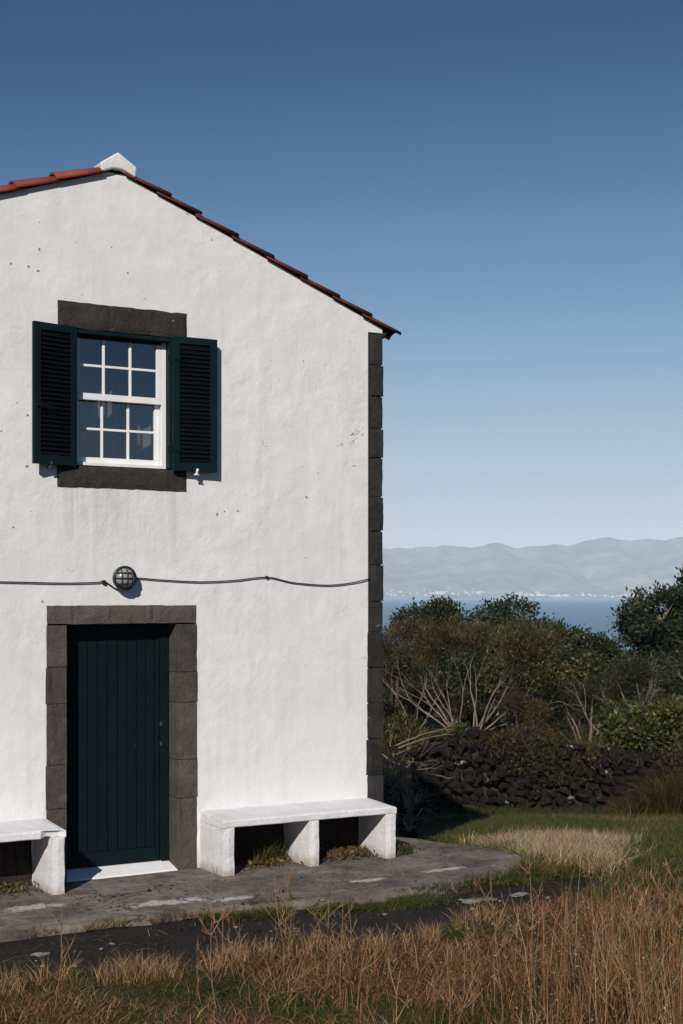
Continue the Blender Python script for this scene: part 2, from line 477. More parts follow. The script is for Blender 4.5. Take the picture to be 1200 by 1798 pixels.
def m_plain(name, c, rough=0.6, spec=0.3, metal=0.0, var=0.25, bump=0.0):
    t = NT(name)
    col = t.mix(t.ramp(t.noise(11, 4, 0.6), (0.35, 0.0), (0.7, 1.0)), c, tuple(x * (1 - var) for x in c))
    if bump: t.bump(t.noise(40, 3), bump)
    return t.fin(col, rough, spec, metal)

def m_sea():
    t = NT('sea_water')
    big = t.noise(1.0, 4, 0.55, vec=t.mapping((0.0016, 0.0075, 1), (0, 0, R(-30))))
    col = t.ramp(big, (0.35, (0.130, 0.235, 0.335)), (0.65, (0.175, 0.290, 0.400)))
    t.bump(t.noise(0.22, 5, 0.65, vec=t.mapping((1, 2.2, 1), (0, 0, R(-30)))), 0.9)
    t.bump(t.noise(0.02, 4, 0.6), 2.0)
    return t.fin(col, t.ramp(big, (0.35, 0.34), (0.65, 0.48)), 0.5)

def m_land(name, a, b, c, sc):
    t = NT(name)
    col = t.ramp(t.noise(sc, 6, 0.6), (0.3, a), (0.5, b), (0.72, c))
    col = t.mix(t.ramp(t.vor(sc * 3.2, out='Color'), (0.5, 0.0), (0.9, 0.4)), col, c)
    return t.fin(col, 0.95, 0.1)

M = dict(
    plaster=m_plaster(), lime=m_limewash(),
    quoin=m_basalt('quoin_basalt', (0.013, 0.012, 0.012), (0.036, 0.034, 0.033), (0.042, 0.034, 0.028), 0.75),
    jamb=m_basalt('dressed_basalt', (0.042, 0.037, 0.035), (0.090, 0.078, 0.070), (0.105, 0.072, 0.046), 0.45),
    lintel=m_basalt('weathered_basalt', (0.014, 0.012, 0.012), (0.044, 0.038, 0.034), (0.040, 0.028, 0.021), 0.4),
    lava=m_basalt('lava_stone', (0.010, 0.008, 0.008), (0.032, 0.025, 0.022), (0.036, 0.020, 0.015), 0.85, 2.2, 1.1, 0.30, 0.52, 0.90),
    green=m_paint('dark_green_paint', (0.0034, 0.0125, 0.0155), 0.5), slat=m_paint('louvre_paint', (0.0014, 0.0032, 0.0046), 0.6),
    door=m_paint('door_green_paint', (0.0022, 0.0085, 0.0100), 0.62, k=0.16),
    white=m_paint('white_paint', (0.74, 0.735, 0.72), 0.45, (0.45, 0.40, 0.33), 0.3),
    tile=m_terracotta(), darktile=m_terracotta('dark_terracotta', 0.42), concrete=m_concrete(), asphalt=m_asphalt(), soil=m_soil(),  # second terracotta is a darker copy for the right slope
    grass=m_tint('grass_blade', 0.75, 0.25, 0.2), leaf=m_tint('leaf', 0.5, 0.22, 0.35),
    bark=m_bark('dark_bark', (0.045, 0.034, 0.026), (0.10, 0.080, 0.062)),
    palebark=m_bark('pale_bark', (0.13, 0.10, 0.075), (0.26, 0.21, 0.165)),
    deadwood=m_bark('dead_wood', (0.16, 0.115, 0.080), (0.34, 0.26, 0.19)),
    stalk=m_bark('dry_stalk', (0.12, 0.060, 0.028), (0.34, 0.215, 0.110)),
    glass=m_glass(),
    curtain=m_plain('curtain_cloth', (0.30, 0.29, 0.275), 0.9, 0.1),
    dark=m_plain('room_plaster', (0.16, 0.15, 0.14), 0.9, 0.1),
    black=m_plain('black_rubber', (0.012, 0.012, 0.012), 0.55, 0.35),
    metal=m_plain('lamp_metal', (0.020, 0.021, 0.022), 0.42, 0.5, 0.0),
    steel=m_plain('galvanised_steel', (0.10, 0.10, 0.10), 0.45, 0.5, 0.6),
    lens=m_plain('frosted_lens', (0.30, 0.31, 0.29), 0.22, 0.5),
    sea=m_sea(),
    island=m_land('far_land', (0.034, 0.045, 0.040), (0.095, 0.105, 0.080), (0.25, 0.235, 0.20), 0.006),
    hill=m_land('hill_land', (0.020, 0.030, 0.014), (0.035, 0.045, 0.02), (0.06, 0.06, 0.03), 0.01),
    farwall=m_plain('far_white_wall', (0.55, 0.53, 0.50), 0.9, 0.1, var=0.05),
    pebble=m_plain('pale_stone', (0.24, 0.22, 0.20), 0.9, 0.2, bump=0.01),
    agave=m_plain('blue_green_leaf', (0.006, 0.012, 0.013), 0.7, 0.12, var=0.5),
)

# ---------------------------------------------------------------- the ground
SLAB = [(0.6, -1.38), (1.6, -1.43), (2.56, -1.47), (2.82, -1.43), (3.10, -1.48), (3.41, -1.45), (3.70, -1.50), (3.99, -1.47), (4.38, -1.54), (4.75, -1.58),
        (5.18, -1.69), (5.69, -1.72), (6.25, -1.70), (6.82, -1.55), (7.20, -1.34), (7.42, -1.08), (7.47, -0.80), (7.45, -0.58), (7.29, -0.10),
        (7.18, 0.28), (7.06, 0.44), (6.3, 0.5), (6.3, 0.3), (1.6, 0.3), (0.6, 0.3)]
PATH = [(-2.0, -3.0), (0.6, -2.98), (1.6, -2.96), (2.06, -2.84), (2.48, -2.70), (2.69, -2.67), (2.95, -2.83), (3.18, -2.95), (3.37, -2.97), (3.77, -2.85), (4.10, -2.86), (4.46, -2.94),
        (5.11, -3.02), (5.55, -2.78), (5.95, -2.58), (6.35, -2.66), (6.95, -2.48), (7.38, -2.22), (7.70, -1.90), (7.55, -1.66), (7.10, -1.72), (6.82, -1.66), (6.25, -1.76), (5.5, -1.66), (4.6, -1.50), (3.0, -1.40),
        (0.6, -1.30), (-2.0, -1.30)]
SEA_Z = -12.1

def height(x, y):
    x = np.asarray(x, float); y = np.asarray(y, float)
    l, d = to_ld(x, y)
    z = -0.115 + 0.0 * x
    z = z + 0.72 * sstep(6.6, 1.0, d)                                   # bank the lane runs on
    z = z - 1.38 * np.clip((d - 12.6) / 11.4, 0, 1)                     # falls behind the house
    z = z - 0.6 * sstep(34, 55, d) - 4.5 * sstep(50, 120, d) - 16 * sstep(95, 240, d)
    z = z + (fbm(x, y, 1.1, 3, 3) - 0.44) * 0.07 * sstep(30, 16, np.abs(d))
    z = z + (fbm(x, y, 40, 8, 3) - 0.44) * 1.5 * sstep(25, 90, np.abs(d))
    near = inpoly(x, y, PATH) | inpoly(x, y, SLAB) | ((x > 1.2) & (x < 6.8) & (y > -0.2) & (y < 10))
    z = np.where(near, np.minimum(z, -0.215), z)
    return z
def hz(x, y): return float(height(np.array([x]), np.array([y]))[0])

def make_ground():
    ld = np.concatenate([[-3500, -2200, -1200, -600, -300, -150, -80, -45, -28, -18, -12], np.linspace(-9, -3, 7), np.arange(-2, 8.6, 0.12), np.arange(8.7, 14, 0.3), [15, 17, 20, 25, 32, 45, 70, 110, 180, 320, 600, 1200, 2500, 4000]])
    dd = np.concatenate([[-3500, -2200, -1200, -600, -300, -150, -80, -45, -28, -18, -12, -8, -5, -2, 0, 2, 3.5], np.arange(5, 17, 0.12), np.arange(17, 26, 0.2), np.arange(26, 32, 0.6), [33, 36, 40, 46, 54, 64, 76, 90, 105, 120, 140, 165, 190, 215, 245, 280]])
    L, D = np.meshgrid(ld, dd)
    X, Y = cam_xy_np(L, D)
    Z = height(X, Y)
    nl, nd = len(ld), len(dd)
    v = np.stack([X, Y, Z], -1).reshape(-1, 3)
    i, j = np.meshgrid(np.arange(nl - 1), np.arange(nd - 1))
    a = (j * nl + i).ravel()
    o = np_mesh('ground', v, np.stack([a, a + 1, a + nl + 1, a + nl], 1), None, M['soil'])
    o.data.polygons.foreach_set('use_smooth', [True] * len(o.data.polygons))
    tag(o, 'grassy ground around the white house', kind='structure')
make_ground()

def sheet(name, poly, z0, step, amp, mat, seed, skirt=0.16, label=None, edge=0.03):
    """a paved patch with a ragged rim, filled with a fine net so that it can be uneven"""
    pts = []
    n = len(poly)
    for i in range(n):
        a, b = np.array(poly[i]), np.array(poly[(i + 1) % n])
        k = max(1, int(np.linalg.norm(b - a) / step))
        for q in range(k):
            p = a + (b - a) * q / k
            nrm = np.array([b[1] - a[1], a[0] - b[0]]); nrm /= (np.linalg.norm(nrm) + 1e-9)
            p = p + nrm * (float(fbm(p[0], p[1], 0.35, seed, 3)) - 0.44) * edge * 4
            pts.append((float(p[0]), float(p[1])))
    bm = bmesh.new()
    vs = [bm.verts.new((x, y, z0)) for x, y in pts]
    f = bm.faces.new(vs)
    xs = [p[0] for p in pts]; ys = [p[1] for p in pts]
    for ax, lo, hi in ((0, min(xs), max(xs)), (1, min(ys), min(max(ys), 0.6))):
        c = lo + step * 1.7
        while c < hi:
            co = [0, 0, 0]; co[ax] = c; no = [0, 0, 0]; no[ax] = 1
            bmesh.ops.bisect_plane(bm, geom=bm.verts[:] + bm.edges[:] + bm.faces[:], plane_co=co, plane_no=no)
            c += step * 1.7
    rim = [e for e in bm.edges if len(e.link_faces) == 1]
    r = bmesh.ops.extrude_edge_only(bm, edges=rim)
    low = {g for g in r['geom'] if isinstance(g, bmesh.types.BMVert)}
    for v in bm.verts:
        if v in low: v.co.z = z0 - skirt
        else: v.co.z = z0 + (float(fbm(v.co.x, v.co.y, 0.8, seed, 3)) - 0.44) * amp
    bmesh.ops.recalc_face_normals(bm, faces=bm.faces)
    me = bpy.data.meshes.new(name); bm.to_mesh(me); bm.free()
    o = link_mesh(name, me, mat)
    tag(o, label, kind='structure')
    return o
sheet('terrace', SLAB, -0.092, 0.12, 0.022, M['concrete'], 4, 0.16, 'worn grey concrete terrace in front of the house')
sheet('path', PATH, -0.162, 0.16, 0.022, M['asphalt'], 9, 0.12, 'dark old asphalt path beside the terrace', 0.05)

# sea
sx = []
for l, d in ((-9000, 150), (12000, 150), (12000, 5990), (-9000, 5990)):
    sx.append((*cam_xy(l, d), SEA_Z))
me = bpy.data.meshes.new('sea'); me.from_pydata(sx, [], [(0, 1, 2, 3)]); me.update()
tag(link_mesh('sea', me, M['sea']), 'calm blue sea channel beyond the trees', kind='structure')

# far island
RIDGE = np.array([(-4000, 180), (-1500, 215), (-400, 228), (0, 240), (210, 247), (420, 255), (560, 244), (700, 247), (757, 253), (855, 240), (953, 247), (1050, 272), (1120, 262), (1233, 289), (1345, 295), (1430, 283), (1514, 295), (1682, 301), (2100, 315), (3000, 290), (4500, 240), (7000, 120)], float)
def island_h(l, d):
    rz = np.interp(l, RIDGE[:, 0], RIDGE[:, 1]) - SEA_Z
    s = np.clip((d - 5880) / 1120.0, 0, 1.6)
    prof = np.where(s < 1, 0.10 * sstep(0, 0.04, s) * 0.35 + 0.12 * s + 0.82 * s ** 1.35 , 1 - 0.5 * (s - 1))
    prof = np.minimum(prof, 1.0)
    gully = (fbm(l, d * 0.25, 260, 5, 4) - 0.47) * 150 * np.clip(s * (1.15 - s) * 4, 0, 1)
    rz = rz + (fbm(l, d * 0 + 3.0, 170, 12, 3) - 0.44) * 34 + (fbm(l, d * 0 + 9.0, 45, 14, 2) - 0.38) * 10
    gully = gully + np.abs(fbm(l + d * 0.35, d * 0.15, 140, 15, 3) - 0.45) * -90 * np.clip(s * (1.1 - s) * 4, 0, 1)
    return SEA_Z - 2 + rz * prof + gully + (fbm(l, d, 120, 2, 3) - 0.44) * 26 * np.clip(s, 0, 1)
def make_island():
    ls = np.concatenate([np.arange(-4000, -200, 120), np.arange(-200, 2200, 12), np.arange(2200, 7000, 120)])
    ds = np.concatenate([np.arange(5860, 6000, 14), np.arange(6000, 7700, 34)])
    L, D = np.meshgrid(ls, ds); X, Y = cam_xy_np(L, D); Z = island_h(L, D)
    n, m = len(ls), len(ds)
    i, j = np.meshgrid(np.arange(n - 1), np.arange(m - 1)); a = (j * n + i).ravel()
    o = np_mesh('island', np.stack([X, Y, Z], -1).reshape(-1, 3), np.stack([a, a + 1, a + n + 1, a + n], 1), None, M['island'])
    o.data.polygons.foreach_set('use_smooth', [True] * len(o.data.polygons))
    tag(o, 'long hazy island across the sea', kind='structure')
make_island()

# hill inland, on the far side of the lane (the window mirrors it)
def make_hill():
    ang = np.linspace(0, 2 * math.pi, 72, endpoint=False); rr = np.linspace(0, 1, 26)
    cx_, cy_ = 250.0, -1650.0
    v = []
    for r_ in rr:
        for a_ in ang:
            x = cx_ + math.cos(a_) * r_ * 1000; y = cy_ + math.sin(a_) * r_ * 800
            h = 205 * (1 - r_) ** 1.25 * (0.8 + 0.4 * float(fbm(x, y, 260, 6, 3))) - 6 * r_
            v.append((x, y, h))
    n = len(ang); f = []
    for i in range(len(rr) - 1):
        for k in range(n):
            f.append((i * n + k, (i + 1) * n + k, (i + 1) * n + (k + 1) % n, i * n + (k + 1) % n))
    me = bpy.data.meshes.new('hill'); me.from_pydata(v, [], f); me.update()
    tag(link_mesh('hill', me, M['hill'], None, True), 'inland hill behind the lane', kind='structure')
make_hill()

# ---------------------------------------------------------------- the house
WX0, WX1, RX = 1.37, 6.61, 3.99          # left corner, right corner, ridge
DEPTH = 9.0
house = empty('house', (RX, 0, -0.1), 'white plastered gable house with dark basalt corner stones and red tile roof', 'house')
DX0, DX1, DZ0, DZ1 = 3.56, 4.54, -0.06, 2.01  # house dimensions worked out offline from image pixels on the wall plane
QX = 6.455
def roof_z(x):
    """underside of the tiles along the gable"""
    if x <= RX: return 5.81 - (RX - x) * 0.345
    s = x - RX
    return 5.81 - 0.39 * s - 0.008 * s * s
def build_walls():
    b = MB()
    prof = [(WX0, -2.4), (WX1, -2.4)]
    top = [(x, roof_z(x)) for x in np.linspace(WX1, WX0, 40)]
    b.prism_y(prof + [(float(x), float(z)) for x, z in top], 0, DEPTH)
    o = b.build('wall', M['plaster'], house)
    cut = MB()
    def hole(x0, x1, z0, z1, y0=-1, y1=0.55): cut.box(x0, x1, y0, y1, z0, z1)
    hole(3.395, 4.725, -0.5, 2.17)       # doorway with its stone surround
    c1 = cut.build('cut', M['plaster'])
    cut = MB(); cut.box(3.485, 4.635, -1, 0.55, 3.15, 4.67); c2 = cut.build('cut', M['plaster'])
    cut = MB(); cut.box(QX, WX1 + 1, -1, 0.42, -0.5, 4.69); c3 = cut.build('cut', M['plaster'])
    cut = MB(); cut.box(WX0 + 0.5, WX1 - 0.5, 0.5, DEPTH - 0.5, -0.2, 4.72); c4 = cut.build('cut', M['plaster'])   # the rooms
    for c in (c1, c2, c3, c4):
        m = o.modifiers.new('c', 'BOOLEAN'); m.operation = 'DIFFERENCE'; m.object = c; m.solver = 'EXACT'
    dg = bpy.context.evaluated_depsgraph_get(); dg.update()
    me = bpy.data.meshes.new_from_object(o.evaluated_get(dg))
    o.modifiers.clear(); o.data = me
    for c in (c1, c2, c3, c4): bpy.data.objects.remove(c, do_unlink=True)
    # room floor and back so that the windows look into a dim room
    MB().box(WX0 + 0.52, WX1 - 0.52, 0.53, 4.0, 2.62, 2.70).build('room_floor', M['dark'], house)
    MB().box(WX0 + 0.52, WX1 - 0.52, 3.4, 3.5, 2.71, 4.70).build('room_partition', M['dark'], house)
build_walls()

# corner stones
qz = [4.68, 4.39, 4.10, 3.80, 3.53, 3.17, 2.85, 2.54, 2.20, 1.92, 1.59, 1.26, 0.93, 0.59, 0.25, -0.2]
for i in range(len(qz) - 1):
    x0 = QX + (0.024 if i < 8 else 0.0) - 0.010 * (i % 3 == 0) - 0.012 * (i > 9)
    rough_block('quoin_stone', x0, WX1 + 0.004 + 0.006 * (i % 2), -0.006 - 0.006 * (i % 2), 0.40, qz[i + 1] + 0.003, qz[i] - 0.002, M['quoin'], house, 0.0035, 0.045, 0.005, i)
for i in range(len(qz) - 1):
    rough_block('quoin_stone', WX0 - 0.010, WX0 + 0.16, -0.012 - 0.004 * (i % 2), 0.40, qz[i + 1] + 0.003, qz[i] - 0.002, M['quoin'], house, 0.0035, 0.045, 0.005, i + 120)
MB().box(QX - 0.02, WX1 - 0.012, 0.004, 0.41, -0.25, 4.68).build('quoin_mortar', M['lintel'], house)

# door surround
zl = [2.012, 1.67, 1.37, 0.87, 0.51, -0.2]
zr = [2.012, 1.60, 1.34, 0.85, 0.52, -0.2]
for i in range(5):
    rough_block('jamb_stone', 3.388 - 0.006 * (i % 2), 3.56, -0.010, 0.30, zl[i + 1] + 0.0022, zl[i] - 0.001, M['jamb'], house, 0.003, 0.05, 0.0022, 30 + i)
    rough_block('jamb_stone', 4.54, 4.726 + 0.006 * (i % 2), -0.010, 0.30, zr[i + 1] + 0.0022, zr[i] - 0.001, M['jamb'], house, 0.003, 0.05, 0.0022, 40 + i)
rough_block('door_lintel', 3.386, 4.724, -0.012, 0.30, 2.016, 2.178, M['jamb'], house, 0.005, 0.05, 0.007, 50)

# door
door = MB().box(3.58, 4.53, 0.205, 0.24, -0.03, 2.02).build('door', M['door'], house)
edges = [3.60, 3.715, 3.81, 3.90, 3.987, 4.076, 4.161, 4.246, 4.333, 4.412]
for i in range(len(edges) - 1):
    MB().box(edges[i] + 0.0035, edges[i + 1] - 0.0035, 0.180, 0.207, 0.095, 2.0).build('plank', M['door'], door, 0.003)
MB().box(3.58, 4.455, 0.172, 0.207, -0.028, 0.092).build('bottom_rail', M['door'], door, 0.004)
MB().box(4.416, 4.455, 0.170, 0.207, 0.094, 2.0).build('stile', M['door'], door, 0.004)
MB().box(4.461, 4.535, 0.150, 0.24, -0.03, 2.01).build('frame_post', M['door'], door, 0.005)
for z in (1.15, 0.98):
    h = MB(); h.box(4.448, 4.470, 0.1465, 0.152, z - 0.015, z + 0.015)
    h.tube([(4.459, 0.146, z - 0.018), (4.459, 0.146, z + 0.018)], 0.005, 6).build('hinge', M['steel'], door)
MB().tube([(4.235, 0.171, 0.97), (4.235, 0.182, 0.97)], 0.006, 8).build('keyhole_cover', M['steel'], door)
t = MB()
t.add([(3.555, 0.205, -0.03), (4.545, 0.205, -0.03), (4.545, -0.015, -0.085), (3.555, -0.015, -0.085), (3.555, 0.205, -0.2), (4.545, 0.205, -0.2), (4.545, -0.015, -0.2), (3.555, -0.015, -0.2)],
      [(0, 1, 2, 3), (7, 6, 5, 4), (3, 2, 6, 7), (0, 4, 5, 1), (1, 5, 6, 2), (0, 3, 7, 4)])
t.build('threshold', M['white'], house, 0.006)

# window surround
rough_block('window_lintel', 3.478, 4.642, -0.012, 0.30, 4.452, 4.682, M['lintel'], house, 0.006, 0.05, 0.010, 60)
rough_block('window_sill', 3.470, 4.640, -0.014, 0.30, 3.140, 3.336, M['lintel'], house, 0.006, 0.05, 0.012, 61)
for i, (a, b_) in enumerate(((3.342, 3.72), (3.728, 4.10), (4.108, 4.448))):
    rough_block('window_jamb', 3.480, 3.606, -0.008, 0.30, a, b_, M['lintel'], house, 0.005, 0.05, 0.008, 63 + i)
    rough_block('window_jamb', 4.516, 4.640, -0.008, 0.30, a, b_, M['lintel'], house, 0.005, 0.05, 0.008, 67 + i)
# green outer frame, white sash window
fr = MB()
fr.box(3.606, 3.634, 0.002, 0.13, 3.338, 4.45); fr.box(4.466, 4.516, -0.02, 0.13, 3.338, 4.45); fr.box(3.634, 4.466, -0.028, 0.13, 4.418, 4.45)
fr.build('outer_frame', M['green'], house, 0.003)
win = MB()
win.box(3.636, 3.660, 0.05, 0.16, 3.338, 4.416); win.box(4.424, 4.464, 0.05, 0.16, 3.338, 4.416); win.box(3.660, 4.424, 0.05, 0.16, 3.338, 3.366)
win = win.build('window', M['white'], house, 0.003)
MB().box(3.660, 4.424, 0.05, 0.16, 4.396, 4.416).build('head_rail', M['green'], win, 0.002)
def sash(y0, y1, z0, z1, bot, top, xl, xr, gx, gz):
    MB().box(xl, xr, y0, y1, z0, z0 + bot).build('sash_rail', M['white'], win, 0.004)
    if top: MB().box(xl, xr, y0, y1, z1 - top, z1).build('sash_rail', M['white'], win, 0.004)
    MB().box(xl, xl + 0.035, y0 + 0.001, y1 - 0.001, z0 + bot + 0.001, z1 - top - 0.001).build('sash_stile', M['white'], win, 0.004)
    MB().box(xr - 0.045, xr, y0 + 0.001, y1 - 0.001, z0 + bot + 0.001, z1 - top - 0.001).build('sash_stile', M['white'], win, 0.004)
    a, b_, c, d = xl + 0.036, xr - 0.046, z0 + bot + 0.001, z1 - top - 0.001
    ym = (y0 + y1) / 2
    for x in gx: MB().box(x - 0.011, x + 0.011, ym - 0.012, ym + 0.010, c, d).build('muntin', M['white'], win, 0.003)
    xs = [a] + [v for x in gx for v in (x - 0.0115, x + 0.0115)] + [b_]
    for i in range(0, len(xs), 2):
        MB().box(xs[i], xs[i + 1], ym - 0.011, ym + 0.009, gz - 0.010, gz + 0.010).build('muntin', M['white'], win, 0.003)
        for (p, q) in ((c, gz - 0.0105), (gz + 0.0105, d)):
            tl = random.uniform(-0.0015, 0.0015); tz = random.uniform(-0.001, 0.001)
            g = MB(); g.add([(xs[i], ym + tl, p), (xs[i + 1], ym - tl, p), (xs[i + 1], ym - tl + tz, q), (xs[i], ym + tl + tz, q)], [(0, 1, 2, 3)])
            g.build('pane', M['glass'], win)
sash(0.052, 0.092, 3.885, 4.395, 0.055, 0.0, 3.662, 4.422, (3.905, 4.142), 4.172)
sash(0.100, 0.140, 3.367, 3.90, 0.045, 0.0, 3.662, 4.422, (3.908, 4.142), 3.650)

# shutters
def shutter(hx, hy, ang, flip, label):
    """leaf hung at (hx,hy); ang is the direction it points when open"""
    wd, z0, z1, th = 0.408, 3.318, 4.462, 0.036
    e = empty('shutter', (hx, hy, z0)); put(e, house); tag(e, label)
    e.matrix_parent_inverse = world_loc(house).inverted()
    ca, sa = math.cos(ang), math.sin(ang)
    nx, ny = (-sa, ca)
    if ny > 0: nx, ny = -nx, -ny
    def P(u, v, z): return (hx + ca * u + nx * v, hy + sa * u + ny * v, z)
    def bar(name, u0, u1, v0, v1, za, zb, mat, bev=0.003):
        b = MB(); b.add([P(u0, v0, za), P(u1, v0, za), P(u1, v1, za), P(u0, v1, za), P(u0, v0, zb), P(u1, v0, zb), P(u1, v1, zb), P(u0, v1, zb)],
                        [(3, 2, 1, 0), (4, 5, 6, 7), (0, 1, 5, 4), (1, 2, 6, 5), (2, 3, 7, 6), (3, 0, 4, 7)])
        return b.build(name, mat, e, bev)
    st = 0.062
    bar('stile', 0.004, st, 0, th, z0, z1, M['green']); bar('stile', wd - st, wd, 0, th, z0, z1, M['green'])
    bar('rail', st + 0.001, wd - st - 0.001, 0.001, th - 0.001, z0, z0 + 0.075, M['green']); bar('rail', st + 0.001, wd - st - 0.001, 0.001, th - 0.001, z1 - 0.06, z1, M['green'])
    n = 27; a, c = z0 + 0.082, z1 - 0.068
    for i in range(n):
        z = a + (c - a) * (i + 0.5) / n
        hh = (c - a) / n * 0.62
        s = MB(); s.add([P(st, 0.004, z + hh), P(wd - st, 0.004, z + hh), P(wd - st, 0.010, z + hh + 0.004), P(st, 0.010, z + hh + 0.004),
                         P(st, th - 0.006, z - hh), P(wd - st, th - 0.006, z - hh), P(wd - st, th - 0.001, z - hh + 0.004), P(st, th - 0.001, z - hh + 0.004)],
                        [(0, 1, 2, 3), (7, 6, 5, 4), (0, 4, 5, 1), (1, 5, 6, 2), (2, 6, 7, 3), (3, 7, 4, 0)])
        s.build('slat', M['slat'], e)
    return e, P, th
shL, PL, th = shutter(3.634, -0.006, math.atan2(-0.095, -0.405), False, 'left shutter standing off the wall, with a small latch')
k = MB(); k.tube([PL(0.385, th, 3.79), PL(0.385, th + 0.03, 3.79), PL(0.375, th + 0.035, 3.79), PL(0.265, th + 0.035, 3.783)], 0.0065, 6)
k.box(*sorted((PL(0.37, 0, 0)[0], PL(0.40, 0, 0)[0])), PL(0.385, th + 0.006, 0)[1], PL(0.385, th, 0)[1], 3.745, 3.835)
k.build('latch', M['green'], shL)
shR, PR, th = shutter(4.475, -0.040, math.atan2(-0.018, 0.425), True, 'right shutter folded back flat on the wall')
for z in (3.50, 4.28):
    h = MB(); h.tube([(4.472, -0.052, z - 0.045), (4.472, -0.052, z + 0.045)], 0.008, 8)
    h.box(4.478, 4.540, -0.086, -0.080, z - 0.02, z + 0.02); h.box(4.440, 4.465, -0.042, -0.036, z - 0.03, z + 0.03)
    h.build('hinge', M['green'], shR)
# hold-backs that keep the leaves open
for (x, zz) in ((4.690, 3.296), (3.40, 3.30)):
    h = MB(); h.tube([(x, 0.02, zz), (x, -0.085, zz)], 0.008, 8); h.tube([(x, -0.080, zz - 0.005), (x + 0.005, -0.095, zz + 0.045)], [0.013, 0.010], 8)
    h.tube([(x - 0.022, -0.085, zz - 0.010), (x, -0.088, zz), (x + 0.026, -0.085, zz - 0.016)], [0.007, 0.011, 0.006], 8)
    h.build('shutter_holdback', M['white'] if x > 4 else M['metal'], house, 0, True)

# curtains
for x0, x1, s_, lab in ((3.66, 4.00, 1, 'pale curtain at the left side of the upstairs window'), (4.02, 4.45, 2, 'pale curtain at the right side of the upstairs window')):
    v = []; f = []; nx, nz = 40, 6
    for k in range(nz + 1):
        for i in range(nx + 1):
            u = i / nx; x = x0 + (x1 - x0) * u
            v.append((x, 0.275 + 0.022 * math.sin(u * 24 + s_) + 0.008 * math.sin(u * 61), 3.36 + 1.08 * k / nz))
    for k in range(nz):
        for i in range(nx): a = k * (nx + 1) + i; f.append((a, a + 1, a + nx + 2, a + nx + 1))
    me = bpy.data.meshes.new('curtain'); me.from_pydata(v, [], f); me.update()
    o = link_mesh('curtain', me, M['curtain'], None, True)
    m = o.modifiers.new('s', 'SOLIDIFY'); m.thickness = 0.003
    tag(o, lab, 'curtain', 'curtains behind the sash window')

# ---------------------------------------------------------------- roof
def rz_top(x): return roof_z(x)
roof = MB()
left = [(WX0 - 0.15, roof_z(WX0 - 0.15)), (RX, roof_z(RX) + 0.0)]
xs_r = list(np.linspace(RX, WX1 + 0.10, 12))
xs_l = list(np.linspace(WX0 - 0.12, RX, 8))[:-1]
prof = [(x, roof_z(x) + 0.004) for x in xs_l + xs_r]
prof2 = [(x, roof_z(x) + 0.016) for x in reversed(xs_l + xs_r)]
roof.prism_y([(float(a), float(b_)) for a, b_ in prof + prof2], 0.005, DEPTH - 0.005)
roof = roof.build('roof', M['lintel'], house)

def tile_mesh(name, length, w0, w1, hgt, thick=0.014, n=8, mat='tile'):
    """curved clay tile, open side down; runs along +X downhill"""
    b = MB(); vs = []; fs = []
    for (x, wd) in ((0, w0), (length, w1)):
        for rr in (1.0, 1.0 - thick / (wd / 2)):
            for k in range(n + 1):
                a = math.pi * k / n
                vs.append((x, -math.cos(a) * wd / 2 * rr, math.sin(a) * hgt * (wd / w1) * (rr if rr == 1 else rr - 0.08)))
    m = n + 1
    for k in range(n):
        fs.append((k, k + 1, 2 * m + k + 1, 2 * m + k))
        fs.append((m + k, 3 * m + k, 3 * m + k + 1, m + k + 1))
        fs.append((k, m + k, m + k + 1, k + 1))
        fs.append((2 * m + k, 2 * m + k + 1, 3 * m + k + 1, 3 * m + k))
    fs.append((0, 2 * m, 3 * m, m)); fs.append((n, m + n, 3 * m + n, 2 * m + n))
    b.add(vs, fs); me = b.mesh(name); me.materials.append(M[mat])
    me.polygons.foreach_set('use_smooth', [abs(p.normal.x) < 0.7 for p in me.polygons])
    return me
TM = tile_mesh('roof_tile', 0.43, 0.17, 0.205, 0.078)
TO = tile_mesh('roof_tile', 0.43, 0.17, 0.205, 0.056, mat='darktile')
def place_tile(x, y, side, me=TM, lift=0.0, jit=1.0, name='roof_tile'):
    """x: upper end of the tile; side +1 runs down to +X"""
    x2 = x + side * 0.40
    sl = math.atan2(roof_z(x) - roof_z(x2), 0.40)
    o = bpy.data.objects.new(name, me); COL.objects.link(o)
    o.location = (x, y + random.uniform(-0.006, 0.006) * jit, roof_z(x) - 0.004 + lift)
    o.rotation_euler = (random.uniform(-0.03, 0.03) * jit, sl - 0.052 + random.uniform(-0.012, 0.012) * jit, 0) if side > 0 else (0, 0, 0)
    if side < 0:
        o.rotation_euler = (Matrix.Rotation(math.pi, 3, 'Z') @ Matrix.Rotation(sl - 0.052, 3, 'Y')).to_euler()
    put(o, roof)
    return o
starts_r = [4.06, 4.345, 4.700, 5.050, 5.385, 5.725, 6.060, 6.375]
starts_l = [3.87 - 0.335 * i for i in range(8)]
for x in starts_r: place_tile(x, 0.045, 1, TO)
for x in starts_l: place_tile(x, 0.045, -1)
# second rank behind the verge
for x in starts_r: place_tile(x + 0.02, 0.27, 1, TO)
for x in starts_l: place_tile(x - 0.02, 0.27, -1)
